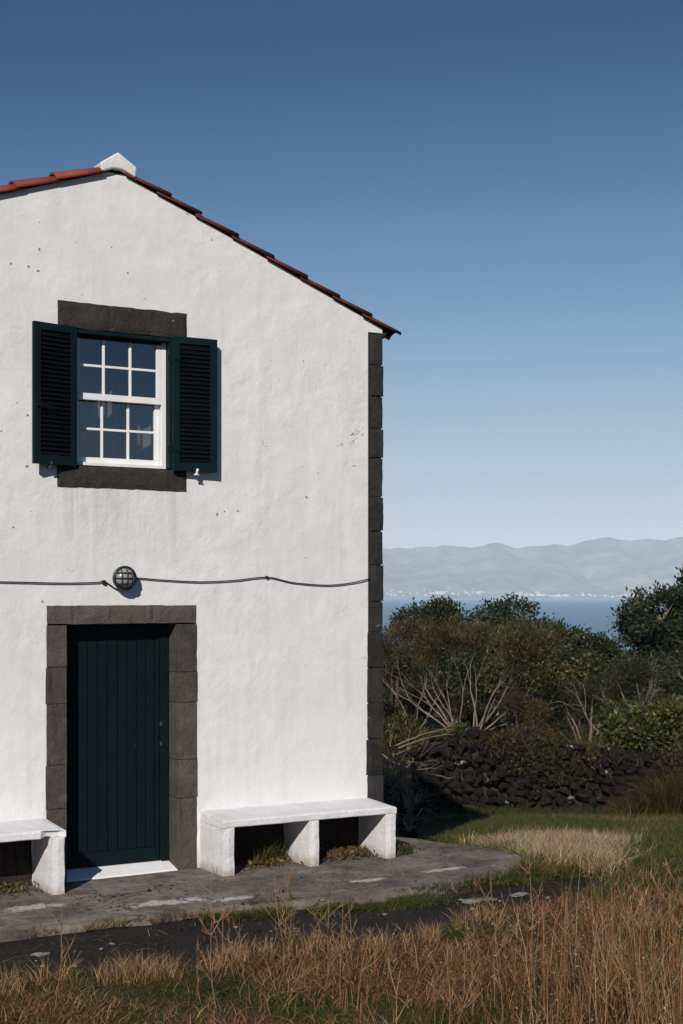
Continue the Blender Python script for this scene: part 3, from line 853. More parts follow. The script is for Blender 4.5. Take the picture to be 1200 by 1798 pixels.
# the remaining field of tiles, never seen from the lane
fld = MB()
def field(side):
    x_end = WX1 + 0.16 if side > 0 else WX0 - 0.16
    ny = int((DEPTH - 0.4) / 0.225)
    seg = 6
    xs = np.linspace(RX + side * 0.05, x_end, 9)
    for r_ in range(ny):
        y = 0.50 + r_ * 0.225
        for i in range(8):
            vs = []
            for (x, dz) in ((xs[i], 0.0), (xs[i + 1], 0.022)):
                for k in range(seg + 1):
                    a = math.pi * k / seg
                    vs.append((float(x), y - math.cos(a) * 0.112, roof_z(float(x)) + 0.012 + dz + math.sin(a) * 0.07))
            fld.add(vs, [(k, k + 1, seg + 2 + k, seg + 1 + k) for k in range(seg)])
field(1); field(-1)
fo = fld.build('tile_field', M['tile'], roof, 0, True); fo['kind'] = 'stuff'
# ridge: clay ridge tiles and the white mortar end
RM = tile_mesh('ridge_tile', 0.43, 0.23, 0.26, 0.11)
for i in range(21):
    o = bpy.data.objects.new('ridge_tile', RM); COL.objects.link(o)
    o.location = (RX, 0.34 + i * 0.40, roof_z(RX) + 0.025 + 0.0); o.rotation_euler = (0, 0.02, math.pi / 2); put(o, roof)
cap = MB()
cap.prism_y([(3.853, 5.775), (3.95, 5.812), (4.03, 5.812), (4.145, 5.762), (4.158, 5.848), (3.992, 5.952), (3.832, 5.842)], -0.055, 0.36)
cap.build('ridge_end', M['lime'], roof, 0.012, False)
# little cornice under the eaves
for sgn, xw in ((1, WX1), (-1, WX0)):
    co = MB(); pr = []
    zt = roof_z(xw) - 0.004
    for k in range(7):
        a = math.pi / 2 * k / 6
        pr.append((xw + sgn * (0.002 + 0.105 * (1 - math.cos(a))), zt - 0.085 + 0.075 * math.sin(a) - 0.02))
    pr = [(xw - sgn * 0.03, zt - 0.10)] + pr + [(xw - sgn * 0.03, zt - 0.03)]
    co.prism_y([(float(a), float(b_)) for a, b_ in pr], 0.012, DEPTH - 0.01).build('eaves_cornice', M['lintel'], house)

# ---------------------------------------------------------------- lamp and cable on the wall
lamp = empty('wall_lamp', (4.04, 0, 2.40), 'round black bulkhead lamp with wire guard above the green door', 'lamp')
def lathe_y(prof, cx_, cz_, n=28):
    """prof: list of (radius, y)"""
    b = MB(); vs = []; fs = []
    for r_, y in prof:
        for k in range(n): a = 2 * math.pi * k / n; vs.append((cx_ + math.cos(a) * r_, y, cz_ + math.sin(a) * r_))
    for i in range(len(prof) - 1):
        for k in range(n): fs.append((i * n + k, i * n + (k + 1) % n, (i + 1) * n + (k + 1) % n, (i + 1) * n + k))
    fs.append(tuple(range(n))); fs.append(tuple((len(prof) - 1) * n + k for k in range(n)))
    return b.add(vs, fs)
lathe_y([(0.078, 0.012), (0.080, -0.045), (0.100, -0.052), (0.104, -0.060), (0.104, -0.082), (0.097, -0.088), (0.086, -0.088), (0.085, -0.075)], 4.04, 2.40).build('housing', M['metal'], lamp, 0, False)
lathe_y([(0.084, -0.070), (0.084, -0.086), (0.074, -0.104), (0.050, -0.120), (0.020, -0.127), (0.004, -0.128)], 4.04, 2.40).build('lens', M['lens'], lamp, 0, True)
for i, (ax, off) in enumerate(((0, 0.0), (1, 0.0), (0, 0.045), (1, 0.045), (0, -0.045), (1, -0.045))):
    pts = []
    half = math.sqrt(0.095 ** 2 - off ** 2)
    for k in range(11):
        u = -1 + 2 * k / 10; s_ = u * half
        rr = math.hypot(s_, off) / 0.095
        y = -0.085 - 0.052 * math.sqrt(max(0, 1 - min(1, rr) ** 2.4))
        pts.append((4.04 + (s_ if ax == 0 else off), y, 2.40 + (off if ax == 0 else s_)))
    MB().tube(pts, 0.0042, 6).build('guard_bar', M['metal'], lamp, 0, True)
ring = [(4.04 + math.cos(a) * 0.095, -0.090, 2.40 + math.sin(a) * 0.095) for a in np.linspace(0, 2 * math.pi, 30)]
MB().tube(ring, 0.0065, 6, False).build('guard_ring', M['metal'], lamp, 0, True)
MB().tube([(4.04, -0.03, 2.318), (4.04, -0.03, 2.298)], 0.014, 10).build('gland', M['metal'], lamp)

def sag(pts, n=14):
    out = []
    P_ = [Vector(p) for p in pts]
    for i in range(len(P_) - 1):
        p0 = P_[max(i - 1, 0)]; p1 = P_[i]; p2 = P_[i + 1]; p3 = P_[min(i + 2, len(P_) - 1)]
        for k in range(n):
            t_ = k / n
            out.append(0.5 * ((2 * p1) + (p2 - p0) * t_ + (2 * p0 - 5 * p1 + 4 * p2 - p3) * t_ ** 2 + (3 * p1 - p0 - 3 * p2 + p3) * t_ ** 3))
    return out + [P_[-1]]
cy = -0.016
cab = empty('wall_cable', (4.9, 0, 2.37), 'thin black electric cable strung across the white wall', 'cable')
MB().tube(sag([(1.37, cy, 2.385), (2.2, cy, 2.372), (3.0, cy, 2.366), (3.5, cy, 2.358), (3.80, cy, 2.364), (3.88, cy, 2.372), (3.93, cy, 2.345), (3.985, cy, 2.312), (4.04, -0.03, 2.302)]), 0.0052, 7).build('cable_run', M['black'], cab, 0, True)
MB().tube(sag([(4.04, -0.03, 2.302), (4.10, cy, 2.325), (4.155, cy, 2.39), (4.19, cy, 2.402), (4.40, cy, 2.388), (4.75, cy, 2.374), (5.08, cy, 2.388), (5.40, cy, 2.418), (5.66, cy, 2.372), (5.99, cy, 2.350), (6.22, cy, 2.365), (6.44, cy, 2.405), (6.47, 0.02, 2.414)]), 0.0052, 7).build('cable_run', M['black'], cab, 0, True)
for x, z in ((3.88, 2.372), (4.168, 2.398), (5.40, 2.418)):
    c = MB(); c.box(x - 0.008, x + 0.008, cy - 0.009, 0.01, z - 0.012, z + 0.012).build('clip', M['black'], cab, 0.002)
c = MB(); c.box(3.862, 3.892, -0.03, 0.0, 2.352, 2.384).build('junction_box', M['black'], cab, 0.005)

# ---------------------------------------------------------------- benches
def bench(name, x0, x1, legs, zl_, zr_, label, seed):
    e = empty(name, ((x0 + x1) / 2, -0.22, -0.09), label, 'bench', 'masonry benches against the front wall')
    def zt(x): return zl_ + (zr_ - zl_) * (x - x0) / (x1 - x0)
    me = bpy.data.meshes.new('seat'); bm = bmesh.new()
    nx = int((x1 - x0) / 0.05); prof = [(0.004, -0.062), (-0.456, -0.062), (-0.461, -0.056), (-0.461, -0.014), (-0.455, -0.004), (-0.44, 0.002), (-0.30, 0.010), (-0.15, 0.018), (0.004, 0.026)]
    rings = []
    for i in range(nx + 1):
        x = x0 + (x1 - x0) * i / nx; rg = []
        for j, (y, dz) in enumerate(prof):
            p = Vector((x, y, zt(x) + dz))
            dn = mnoise.noise_vector(Vector((x * 7 + seed, y * 9, dz * 20))) * 0.0035
            if i in (0, nx):
                if j in (2, 3, 4, 5, 6, 7, 8): dn.z -= 0.006
                dn.x += 0.010 * (1 if i == 0 else -1) * (j >= 5)
            if name == 'bench' and seed == 2 and 3.20 < x < 3.36 and j in (0, 1, 2, 3): dn += Vector((0, 0.03 * (j > 0), 0.018 * random.random()))
            rg.append(bm.verts.new(p + dn))
        rings.append(rg)
    m_ = len(prof)
    for i in range(nx):
        for j in range(m_): bm.faces.new((rings[i][j], rings[i][(j + 1) % m_], rings[i + 1][(j + 1) % m_], rings[i + 1][j]))
    bm.faces.new(rings[0]); bm.faces.new(list(reversed(rings[-1])))
    bmesh.ops.recalc_face_normals(bm, faces=bm.faces); bm.to_mesh(me); bm.free()
    o = link_mesh('seat', me, M['lime'], e, False)
    for k, (a, b_, fy) in enumerate(legs):
        rough_block('leg', a, b_, fy, 0.0, -0.13, zt((a + b_) / 2) - 0.050, M['lime'], e, 0.004, 0.05, 0.007, seed * 10 + k)
    return e
bench('bench', 4.755, 6.475, [(4.757, 4.872, -0.460), (5.585, 5.688, -0.457), (6.362, 6.474, -0.459)], 0.372, 0.366, 'white masonry bench with three legs to the right of the door', 1)
bench('bench', 1.60, 3.395, [(1.61, 1.72, -0.455), (2.42, 2.52, -0.455), (3.278, 3.392, -0.457)], 0.415, 0.418, 'white masonry bench cut by the left edge, its corner beside the door', 2)
# dark blocks on the wall face between the bench legs
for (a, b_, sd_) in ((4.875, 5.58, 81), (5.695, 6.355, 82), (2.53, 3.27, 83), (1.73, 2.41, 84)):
    rough_block('underbench_block', a, b_, -0.010, 0.2, -0.15, 0.318, M['lava'], house, 0.006, 0.06, 0.006, sd_)

# ---------------------------------------------------------------- grass
def blades(x, y, z, h, w, lean, cols, az=None, droop=0.5):
    """one bent blade per point: 2 quads"""
    n = len(x)
    if az is None: az = rng.uniform(0, 6.283, n)
    dx, dy = np.cos(az), np.sin(az)
    px, py = -dy, dx
    fa = rng.uniform(0, 6.283, n); px, py = np.cos(fa), np.sin(fa)
    V = np.zeros((n, 6, 3)); 
    for k, (u, ww) in enumerate(((0, 1.0), (0.55, 0.8), (1.0, 0.15))):
        off = lean * h * (u ** 1.8); hh = h * (u - droop * lean * u * u * 0.5)
        for s, q in ((-1, 0), (1, 1)):
            V[:, k * 2 + q, 0] = x + dx * off + px * w * ww * s * 0.5
            V[:, k * 2 + q, 1] = y + dy * off + py * w * ww * s * 0.5
            V[:, k * 2 + q, 2] = z + hh
    b = np.arange(n)[:, None] * 6
    Q = np.concatenate([b + np.array([0, 1, 3, 2]), b + np.array([2, 3, 5, 4])], 0)
    return V.reshape(-1, 3), Q, np.repeat(cols, 6, 0)

def pick(pal, wts, n, jit=0.2):
    pal = np.array(pal); k = rng.choice(len(pal), n, p=np.array(wts) / sum(wts))
    return pal[k] * rng.uniform(1 - jit, 1 + jit, (n, 1)) * rng.uniform(0.93, 1.07, (n, 3))

STRAW = [(0.32, 0.195, 0.082), (0.45, 0.32, 0.165), (0.22, 0.120, 0.048), (0.19, 0.085, 0.032)]
GREEN = [(0.050, 0.066, 0.017), (0.075, 0.088, 0.024), (0.034, 0.048, 0.014)]
CREAM = [(0.52, 0.41, 0.255), (0.42, 0.31, 0.175), (0.28, 0.185, 0.090)]
RUST = [(0.24, 0.098, 0.034), (0.33, 0.160, 0.058), (0.14, 0.060, 0.024)]
DARK = [(0.055, 0.036, 0.020), (0.085, 0.050, 0.024)]

def free(x, y, pad=0):
    m = ~inpoly(x, y, SLAB) & ~inpoly(x, y, PATH)
    m &= ~((x > 1.25) & (x < 6.7) & (y > -0.2) & (y < 10))
    return m

def scatter(n, l0, l1, d0, d1):
    l = rng.uniform(l0, l1, n); d = rng.uniform(d0, d1, n)
    x, y = cam_xy_np(l, d)
    return x, y, l, d

def lawn():
    Vs, Qs, Cs = [], [], []; base = 0
    def add(V, Q, Cc):
        nonlocal base
        Vs.append(V); Qs.append(Q + base); Cs.append(Cc); base += len(V)
    # matted dry grass and green under it, in front of the path
    x, y, l, d = scatter(195000, -3.6, 4.2, 5.3, 12.4)
    k = free(x, y) & (rng.random(len(x)) < np.clip(1.25 - (d - 6) * 0.09, 0.3, 1))
    x, y, l, d = x[k], y[k], l[k], d[k]
    n = len(x)
    g = fbm(x, y, 0.9, 21, 3)
    isg = rng.random(n) < np.clip(0.22 + (g - 0.47) * 5.5 + 0.45 * sstep(10.2, 11.5, d), 0.06, 0.92)
    col = np.where(isg[:, None], pick(GREEN, (3, 2, 2), n), pick(STRAW + RUST[:1] + DARK, (3, 2.2, 4, 3, 2, 2.5, 2), n, 0.35))
    hh = np.where(isg, rng.uniform(0.03, 0.09, n), rng.uniform(0.05, 0.15, n)) * (0.45 + 1.1 * fbm(x, y, 0.5, 22, 2))
    wid = rng.uniform(0.003, 0.0055, n)
    add(*blades(x, y, height(x, y) - 0.01, hh, wid, np.where(rng.random(n) < 0.3, rng.uniform(1.8, 3.0, n), rng.uniform(0.3, 1.6, n)), col))
    # ragged tufts along the near side of the path
    cx_, cy_, l, d = scatter(1500, -3.2, 3.6, 7.6, 10.4)
    k = free(cx_, cy_); cx_, cy_ = cx_[k], cy_[k]
    near = inpoly(cx_ - FWD[0] * -0.28, cy_ - FWD[1] * -0.28, PATH)
    cx_, cy_ = cx_[near][:260], cy_[near][:260]
    m = 42
    x = np.repeat(cx_, m) + rng.normal(0, 0.035, len(cx_) * m); y = np.repeat(cy_, m) + rng.normal(0, 0.035, len(cx_) * m)
    n = len(x)
    add(*blades(x, y, height(x, y) - 0.01, rng.uniform(0.07, 0.20, n), rng.uniform(0.003, 0.005, n), rng.uniform(0.1, 0.9, n), pick(STRAW, (4, 4, 3, 1), n)))
    # mossy verge between terrace and path
    e = []
    for (ax, ay), (bx_, by_) in zip(((4.05, -1.55), (4.4, -1.60), (5.0, -1.68), (5.7, -1.80), (6.3, -1.78), (6.9, -1.62)), ((4.4, -1.60), (5.0, -1.68), (5.7, -1.80), (6.3, -1.78), (6.9, -1.62), (7.5, -1.2))):
        q = rng.random(5200); w_ = 0.075 if ax > 4.3 else 0.03
        e.append(np.stack([ax + (bx_ - ax) * q, ay + (by_ - ay) * q + rng.normal(0.0, w_, 5200) - 0.075], 1))
    e = np.concatenate(e); x, y = e[:, 0], e[:, 1]
    k = fbm(x, y, 0.3, 31, 3) > 0.40; x, y = x[k], y[k]; n = len(x)
    add(*blades(x, y, np.where(inpoly(x, y, SLAB), -0.10, -0.165), rng.uniform(0.02, 0.075, n), rng.uniform(0.004, 0.010, n), rng.uniform(0.3, 1.6, n), pick(GREEN + [(0.16, 0.11, 0.05)], (4, 4, 2, 0.8), n)))
    # short dry fringe on the crumbling rim of the terrace
    q = rng.uniform(2.0, 4.4, 900); yy = np.interp(q, [p[0] for p in SLAB[:10]], [p[1] for p in SLAB[:10]]) + rng.normal(-0.03, 0.02, 900)
    k = fbm(q, yy, 0.16, 37, 2) > 0.42; q, yy = q[k], yy[k]; n = len(q)
    add(*blades(q, yy, np.full(n, -0.14), rng.uniform(0.03, 0.08, n), rng.uniform(0.003, 0.006, n), rng.uniform(0.3, 1.5, n), pick(STRAW + GREEN, (2, 2, 3, 1, 1, 1, 1), n)))
    # stray straw and leaves on the paving
    x = rng.uniform(1.8, 7.6, 1500); y = rng.uniform(-3.0, -0.4, 1500); k = (fbm(x, y, 0.5, 87, 3) > 0.46) & (inpoly(x, y, PATH) | inpoly(x, y, SLAB)); x, y = x[k], y[k]; n = len(x)
    add(*blades(x, y, np.where(inpoly(x, y, SLAB), -0.088, -0.158), rng.uniform(0.02, 0.07, n) , rng.uniform(0.003, 0.006, n), rng.uniform(2.2, 3.2, n), pick(STRAW + DARK, (2, 2, 3, 3, 2, 2), n)))
    # lawn to the right of and behind the terrace
    x, y, l, d = scatter(170000, 0.2, 8.2, 11.0, 24.6)
    k = free(x, y); x, y, l, d = x[k], y[k], l[k], d[k]; n = len(x)
    g = fbm(x, y, 1.0, 41, 3)
    dry = np.clip(0.06 + (g - 0.50) * 2.6, 0.02, 0.7)
    dry = np.where((d > 21.8) & (l < 2.6), dry + 0.25, dry)
    dry = np.where((d > 17) & (d < 21.8) & (l < 3.2), dry * 0.25, dry)
    isd = rng.random(n) < dry
    col = np.where(isd[:, None], pick(STRAW, (3, 2, 4, 2), n), pick(GREEN + [(0.105, 0.105, 0.030)], (3, 2, 2, 2.5), n))
    add(*blades(x, y, height(x, y) - 0.01, rng.uniform(0.04, 0.14, n), rng.uniform(0.005, 0.009, n), rng.uniform(0.1, 1.1, n), col))
    o = np_mesh('lawn_grass', np.concatenate(Vs), np.concatenate(Qs), np.concatenate(Cs), M['grass'])
    tag(o, 'short dry and green grass of the yard', 'grass', kind='stuff')
lawn()

def pale_tussocks():
    Vs, Qs, Cs = [], [], []; base = 0
    spots = []
    for (l, d, sl, sdp, n) in ((2.15, 14.2, 0.22, 0.5, 80), (2.55, 15.6, 0.26, 0.8, 80), (2.0, 13.2, 0.20, 0.3, 55), (1.75, 14.8, 0.22, 0.35, 40), (2.2, 12.2, 0.18, 0.2, 18)):
        for _ in range(n): spots.append((rng.normal(l, sl), rng.normal(d, sdp)))
    spots = np.array(spots); cx_, cy_ = cam_xy_np(spots[:, 0], spots[:, 1]); k = free(cx_, cy_); cx_, cy_ = cx_[k], cy_[k]
    m = 60; x = np.repeat(cx_, m) + rng.normal(0, 0.045, len(cx_) * m); y = np.repeat(cy_, m) + rng.normal(0, 0.045, len(cx_) * m); n = len(x)
    V, Q, Cc = blades(x, y, height(x, y) - 0.01, rng.uniform(0.05, 0.22, n), rng.uniform(0.004, 0.006, n), rng.uniform(0.1, 1.3, n), pick(CREAM + GREEN[:1], (4, 3, 3, 1.2), n, 0.3))
    o = np_mesh('pale_grass', V, Q, Cc, M['grass'])
    tag(o, 'bleached cream coloured dry grass beside the terrace end', 'grass', kind='stuff')
pale_tussocks()

def tall_grass():
    # rusty stalks, thickest at the lower right
    x, y, l, d = scatter(22000, -3.4, 4.6, 5.2, 10.6)
    k = free(x, y)
    p = sstep(-0.9, 1.6, l) * (0.25 + 0.75 * sstep(0.40, 0.56, fbm(x, y, 0.6, 51, 3))) + 0.03
    p = np.where(d > 8.9, p * sstep(1.2, 2.3, l) * sstep(10.6, 9.0, d), p)
    k &= rng.random(len(x)) < p * 0.72
    x, y, l, d = x[k], y[k], l[k], d[k]; n = len(x)
    h = rng.uniform(0.14, 0.48, n) * (0.5 + 1.05 * sstep(0.0, 1.9, l))
    V, Q, Cc = blades(x, y, height(x, y) - 0.01, h, rng.uniform(0.0024, 0.0044, n), rng.uniform(0.02, 0.75, n), pick(RUST + STRAW[:2] + DARK[1:], (4, 4, 4, 1.6, 1.6, 1.2), n, 0.35), droop=0.3)
    # wispy taller stems at the right
    x3, y3, l3, d3 = scatter(760, 0.7, 2.9, 6.0, 9.0); k3 = free(x3, y3) & (rng.random(760) < sstep(0.5, 1.9, l3)); x3, y3 = x3[k3], y3[k3]; n3 = len(x3)
    V3, Q3, C3 = blades(x3, y3, height(x3, y3) - 0.01, rng.uniform(0.45, 0.82, n3), rng.uniform(0.0022, 0.0036, n3), rng.uniform(0.02, 0.5, n3), pick(RUST + STRAW[:2], (2, 4, 1, 3, 3), n3, 0.3), droop=0.2)
    Q = np.concatenate([Q, Q3 + len(V)]); V = np.concatenate([V, V3]); Cc = np.concatenate([Cc, C3])
    # seed heads: short side blades near the top of every third stalk
    s = rng.random(n) < 0.4; xs, ys, hs, ls = x[s], y[s], h[s], l[s]
    m = 5; X = np.repeat(xs, m) + rng.normal(0, 0.008, len(xs) * m); Y = np.repeat(ys, m) + rng.normal(0, 0.008, len(xs) * m)
    Z = np.repeat(height(xs, ys), m) + np.repeat(hs, m) * rng.uniform(0.45, 0.95, len(X))
    V2, Q2, C2 = blades(X, Y, Z, rng.uniform(0.02, 0.06, len(X)), rng.uniform(0.0025, 0.004, len(X)), rng.uniform(0.3, 1.6, len(X)), pick(RUST + CREAM[:1], (3, 3, 3, 1), len(X)))
    o = np_mesh('tall_dry_grass', np.concatenate([V, V2]), np.concatenate([Q, Q2 + len(V)]), np.concatenate([Cc, C2]), M['grass'])
    tag(o, 'tall rusty dry grass stalks in the foreground', 'grass', kind='stuff')
tall_grass()

# ---------------------------------------------------------------- field wall of lava stones
FW_D, FW_L0, FW_L1 = 24.8, 1.15, 8.6
field_wall = empty('stone_wall', (*cam_xy(4.6, FW_D), -1.5), 'low dry stone wall of black lava rocks behind the lawn', 'wall')
def lump(seed, n=2):
    bm = bmesh.new(); bmesh.ops.create_icosphere(bm, subdivisions=1, radius=1.0)
    for v in bm.verts:
        k = v.co.normalized(); q = Vector((abs(k.x) ** 0.6 * math.copysign(1, k.x), abs(k.y) ** 0.6 * math.copysign(1, k.y), abs(k.z) ** 0.6 * math.copysign(1, k.z)))
        v.co = q * (0.82 + 0.38 * mnoise.noise(k * 1.7 + Vector((seed * 7.3, 0, 0)))) 
    me = bpy.data.meshes.new('stone'); bm.to_mesh(me); bm.free(); me.materials.append(M['lava']); return me
LUMPS = [lump(i) for i in range(14)]
def wall_top(l): return -0.22 - 0.36 * float(sstep(2.4, 5.2, l)) + 0.26 * (fbm(l, 0.0, 0.7, 61, 2) - 0.4) - 0.35 * float(sstep(1.9, 1.1, l))
stones = []
zc = -1.56; row = 0
while zc < -0.1:
    hgt = random.uniform(0.10, 0.15)
    l = FW_L0 + random.uniform(0, 0.1)
    while l < FW_L1:
        wd = random.uniform(0.09, 0.27)
        if zc + hgt * 0.3 < wall_top(l):
            stones.append((l + wd / 2, FW_D - 0.30 + (zc + 1.5) * 0.12 + random.uniform(-0.08, 0.08), zc + hgt / 2 + random.uniform(-0.045, 0.045), wd, hgt * random.uniform(0.8, 1.35)))
        l += wd * 0.97
    zc += hgt * 0.93; row += 1
for q in range(70):                                               # cap stones, loosely laid
    l = random.uniform(FW_L0, FW_L1)
    stones.append((l, FW_D + random.uniform(-0.15, 0.15), wall_top(l) + random.uniform(0.0, 0.10), random.uniform(0.10, 0.26), random.uniform(0.08, 0.15)))
stones.sort(key=lambda s: -s[3] * s[4] + 0.05 * max(0, abs(s[0] - 3.3) - 2.0))
rest = MB()
for i, (l, d, z, wd, hg) in enumerate(stones):
    me = LUMPS[i % 14]
    loc = Vector((*cam_xy(l, d), z)); rot = (random.uniform(-0.4, 0.4), random.uniform(-0.45, 0.45), YAW + random.uniform(-0.3, 0.3) + random.choice((0, math.pi)))
    sc = Vector((wd * 0.56, random.uniform(0.14, 0.22), hg * 0.60))
    if i < 300:
        o = bpy.data.objects.new('stone', me); COL.objects.link(o); o.location = loc; o.rotation_euler = rot; o.scale = sc; put(o, field_wall)
    else:
        from mathutils import Euler
        mt = Matrix.LocRotScale(loc, Euler(rot), sc)
        rest.add([mt @ v.co for v in me.vertices], [tuple(p.vertices) for p in me.polygons])
if rest.v:
    o = rest.build('stone_rest', M['lava'], field_wall); o['kind'] = 'stuff'
core = MB()
a0, a1 = FW_L0 + 0.1, FW_L1
pl = []
for i in range(41):
    l = a0 + (a1 - a0) * i / 40; zt_ = wall_top(l) - 0.07
    pl.append([Vector((*cam_xy(l, FW_D - 0.24), -1.9)), Vector((*cam_xy(l, FW_D - 0.13), zt_)), Vector((*cam_xy(l, FW_D + 0.22), zt_)), Vector((*cam_xy(l, FW_D + 0.30), -1.9))])
vs = [p for s in pl for p in s]; fs = []
for i in range(40):
    for k in range(3): fs.append((i * 4 + k, (i + 1) * 4 + k, (i + 1) * 4 + k + 1, i * 4 + k + 1))
fs += [(0, 1, 2, 3), (160, 163, 162, 161)]
core.add(vs, fs).build('rubble_core', M['lava'], field_wall)

# ---------------------------------------------------------------- trees and shrubs
def leaf_cloud(cen, outw, n_per, sig, size, aspect, pal, wts, jit=0.3, up=0.3, clump_jit=0.40):
    """leaves round each clump centre; each leaf a creased pair of triangles"""
    m = len(cen)
    c = np.repeat(cen, n_per, 0); ow = np.repeat(outw, n_per, 0); n = len(c)
    if np.ndim(sig) == 0: sig = np.full(m, sig)
    p = c + rng.normal(0, 1, (n, 3)) * np.repeat(sig, n_per)[:, None] * np.array([1, 1, 0.75])
    d = rng.normal(0, 1, (n, 3)) + ow * 1.1 + np.array([0, 0, up]); d /= np.linalg.norm(d, axis=1)[:, None]
    s = np.cross(d, rng.normal(0, 1, (n, 3))); s /= (np.linalg.norm(s, axis=1)[:, None] + 1e-9)
    nn = np.cross(d, s)
    L = size * rng.uniform(0.65, 1.3, (n, 1)); W = L * aspect * 0.5
    V = np.stack([p, p + d * L * 0.5 + s * W, p + d * L, p + d * L * 0.5 - s * W - nn * W * 0.5], 1).reshape(-1, 3)
    b = np.arange(n)[:, None] * 4
    Q = b + np.array([0, 1, 2, 3])
    tone = np.repeat(rng.uniform(1 - clump_jit, 1 + clump_jit, (m, 1)), n_per, 0)
    pal = np.array(pal)
    ci = rng.choice(len(pal), m, p=np.array(wts) / sum(wts))           # every clump leans to one tone
    cc = pal[np.repeat(ci, n_per)]
    oth = pal[rng.choice(len(pal), n, p=np.array(wts) / sum(wts))]
    col = (cc * 0.75 + oth * 0.25) * tone * rng.uniform(1 - jit, 1 + jit, (n, 1))
    return V, Q, np.repeat(col, 4, 0)

def branchy(start, direction, length, rad, depth, rg, out, tips, spread=0.5, up=0.15, wig=0.16, kids=(2, 3), nseg=4, shrink=0.72):
    pts = [Vector(start)]; rs = [rad]; d = Vector(direction).normalized()
    for i in range(nseg):
        d = (d + Vector((rg.gauss(0, wig), rg.gauss(0, wig), rg.gauss(0, wig) + up * 0.25))).normalized()
        pts.append(pts[-1] + d * length / nseg); rs.append(rad * (1 - 0.45 * (i + 1) / nseg))
    out.append((pts, rs))
    if depth == 0:
        tips.append((pts[-1], d)); return
    for k in range(rg.randint(*kids)):
        side = Vector((rg.gauss(0, 1), rg.gauss(0, 1), rg.gauss(0, 0.6))); side -= d * side.dot(d); side.normalize()
        nd = (d + side * spread * rg.uniform(0.6, 1.3) + Vector((0, 0, up))).normalized()
        at = pts[-1] if k < 2 else pts[-2]
        branchy(at, nd, length * shrink * rg.uniform(0.8, 1.15), rs[-1] * 0.75, depth - 1, rg, out, tips, spread, up, wig, kids, max(2, nseg - 1), shrink)

def tubes_to(name, lines, mat, parent, n=5, minr=0.0):
    b = MB()
    for pts, rs in lines:
        if rs[0] >= minr: b.tube(pts, rs, n, False)
    return b.build(name, mat, parent, 0, True)

def bush(name, label, cat, l, d, top, wl_, wd_, base=None, lumps=9, clumps=60, n_per=26, sig=0.130, size=0.088, aspect=0.45, pal=GREEN, wts=None, seed=1, bark='bark', group=None, lean=0.0, pointy=0.0, jit=0.3, trunk=0.05, bare=0, lowcut=0.10):
    """shrub or small tree: limbs to uneven lobes, twigs to leaf clumps over each lobe"""
    rg = random.Random(seed)
    x0, y0 = cam_xy(l, d); g = hz(x0, y0) if base is None else base
    e = empty(name, (x0, y0, g), label, cat, group)
    H = top - g
    lines = []; cen = []; outw = []
    lob = []
    for i in range(lumps):
        a = rg.uniform(0, 6.283); r_ = math.sqrt(rg.random()) * 0.80
        u, v = math.cos(a) * r_, math.sin(a) * r_
        hm = 1 - 0.55 * r_ ** 2
        zf = rg.uniform(0.45, 1.0) if i > lumps * 0.4 else 1.0
        rr = rg.uniform(0.17, 0.33)
        px, py = cam_xy(l + u * wl_ / 2 + lean * zf, d + v * wd_ / 2)
        rad = (rr * wl_ * 0.5, rr * wd_ * 0.5, rr * H * 0.42)
        lob.append((Vector((px, py, g + max(0.18 * H, H * hm * zf - rad[2] * 0.9))), rad))
    for cpos, rad in lob:
        midp = Vector((x0, y0, g)).lerp(cpos, 0.55) + Vector((rg.gauss(0, 0.06), rg.gauss(0, 0.06), 0.1 * H)) * wl_ * 0.2
        lines.append(([Vector((x0 + rg.gauss(0, 0.05), y0 + rg.gauss(0, 0.05), g - 0.05)), midp, cpos], [trunk, trunk * 0.65, trunk * 0.3]))
        for q in range(clumps):
            far_ = rg.random() < 0.12
            th_ = rg.uniform(0, 6.283); cz = rg.uniform(-0.75, 1.0); rr = math.sqrt(max(0, 1 - cz * cz)); k = rg.uniform(0.80, 1.08) + far_ * rg.uniform(0.05, 0.24)
            o_ = Vector((math.cos(th_) * rr, math.sin(th_) * rr, cz))
            p = cpos + Vector((o_.x * rad[0], o_.y * rad[1], o_.z * rad[2] * (1 + pointy * max(0, cz)))) * k
            if p.z < g + lowcut * H: continue
            cen.append(p); outw.append(o_)
            if far_ or rg.random() < 0.14: lines.append(([cpos.lerp(p, 0.1), cpos.lerp(p, 0.6) + Vector((rg.gauss(0, 0.02), rg.gauss(0, 0.02), rg.gauss(0, 0.02))), p], [trunk * 0.28, trunk * 0.18, trunk * 0.08]))
    tubes_to('trunk', lines, M[bark], e, 5)
    cen = np.array([tuple(c) for c in cen]); outw = np.array([tuple(o) for o in outw])
    V, Q, Cc = leaf_cloud(cen, outw, n_per, sig, size, aspect, pal, wts or [1] * len(pal), jit)
    np_mesh('crown', V, Q, Cc, M['leaf'], e)
    return e

EVER = [(0.026, 0.040, 0.014), (0.038, 0.052, 0.018), (0.020, 0.032, 0.014), (0.055, 0.060, 0.020)]
OLIVE = [(0.062, 0.064, 0.016), (0.115, 0.104, 0.026), (0.040, 0.046, 0.013), (0.105, 0.074, 0.024)]
HEATH = [(0.078, 0.054, 0.021), (0.098, 0.056, 0.023), (0.056, 0.046, 0.017), (0.045, 0.046, 0.015)]
LAUREL = [(0.080, 0.086, 0.021), (0.050, 0.062, 0.017), (0.150, 0.138, 0.042), (0.034, 0.045, 0.014)]

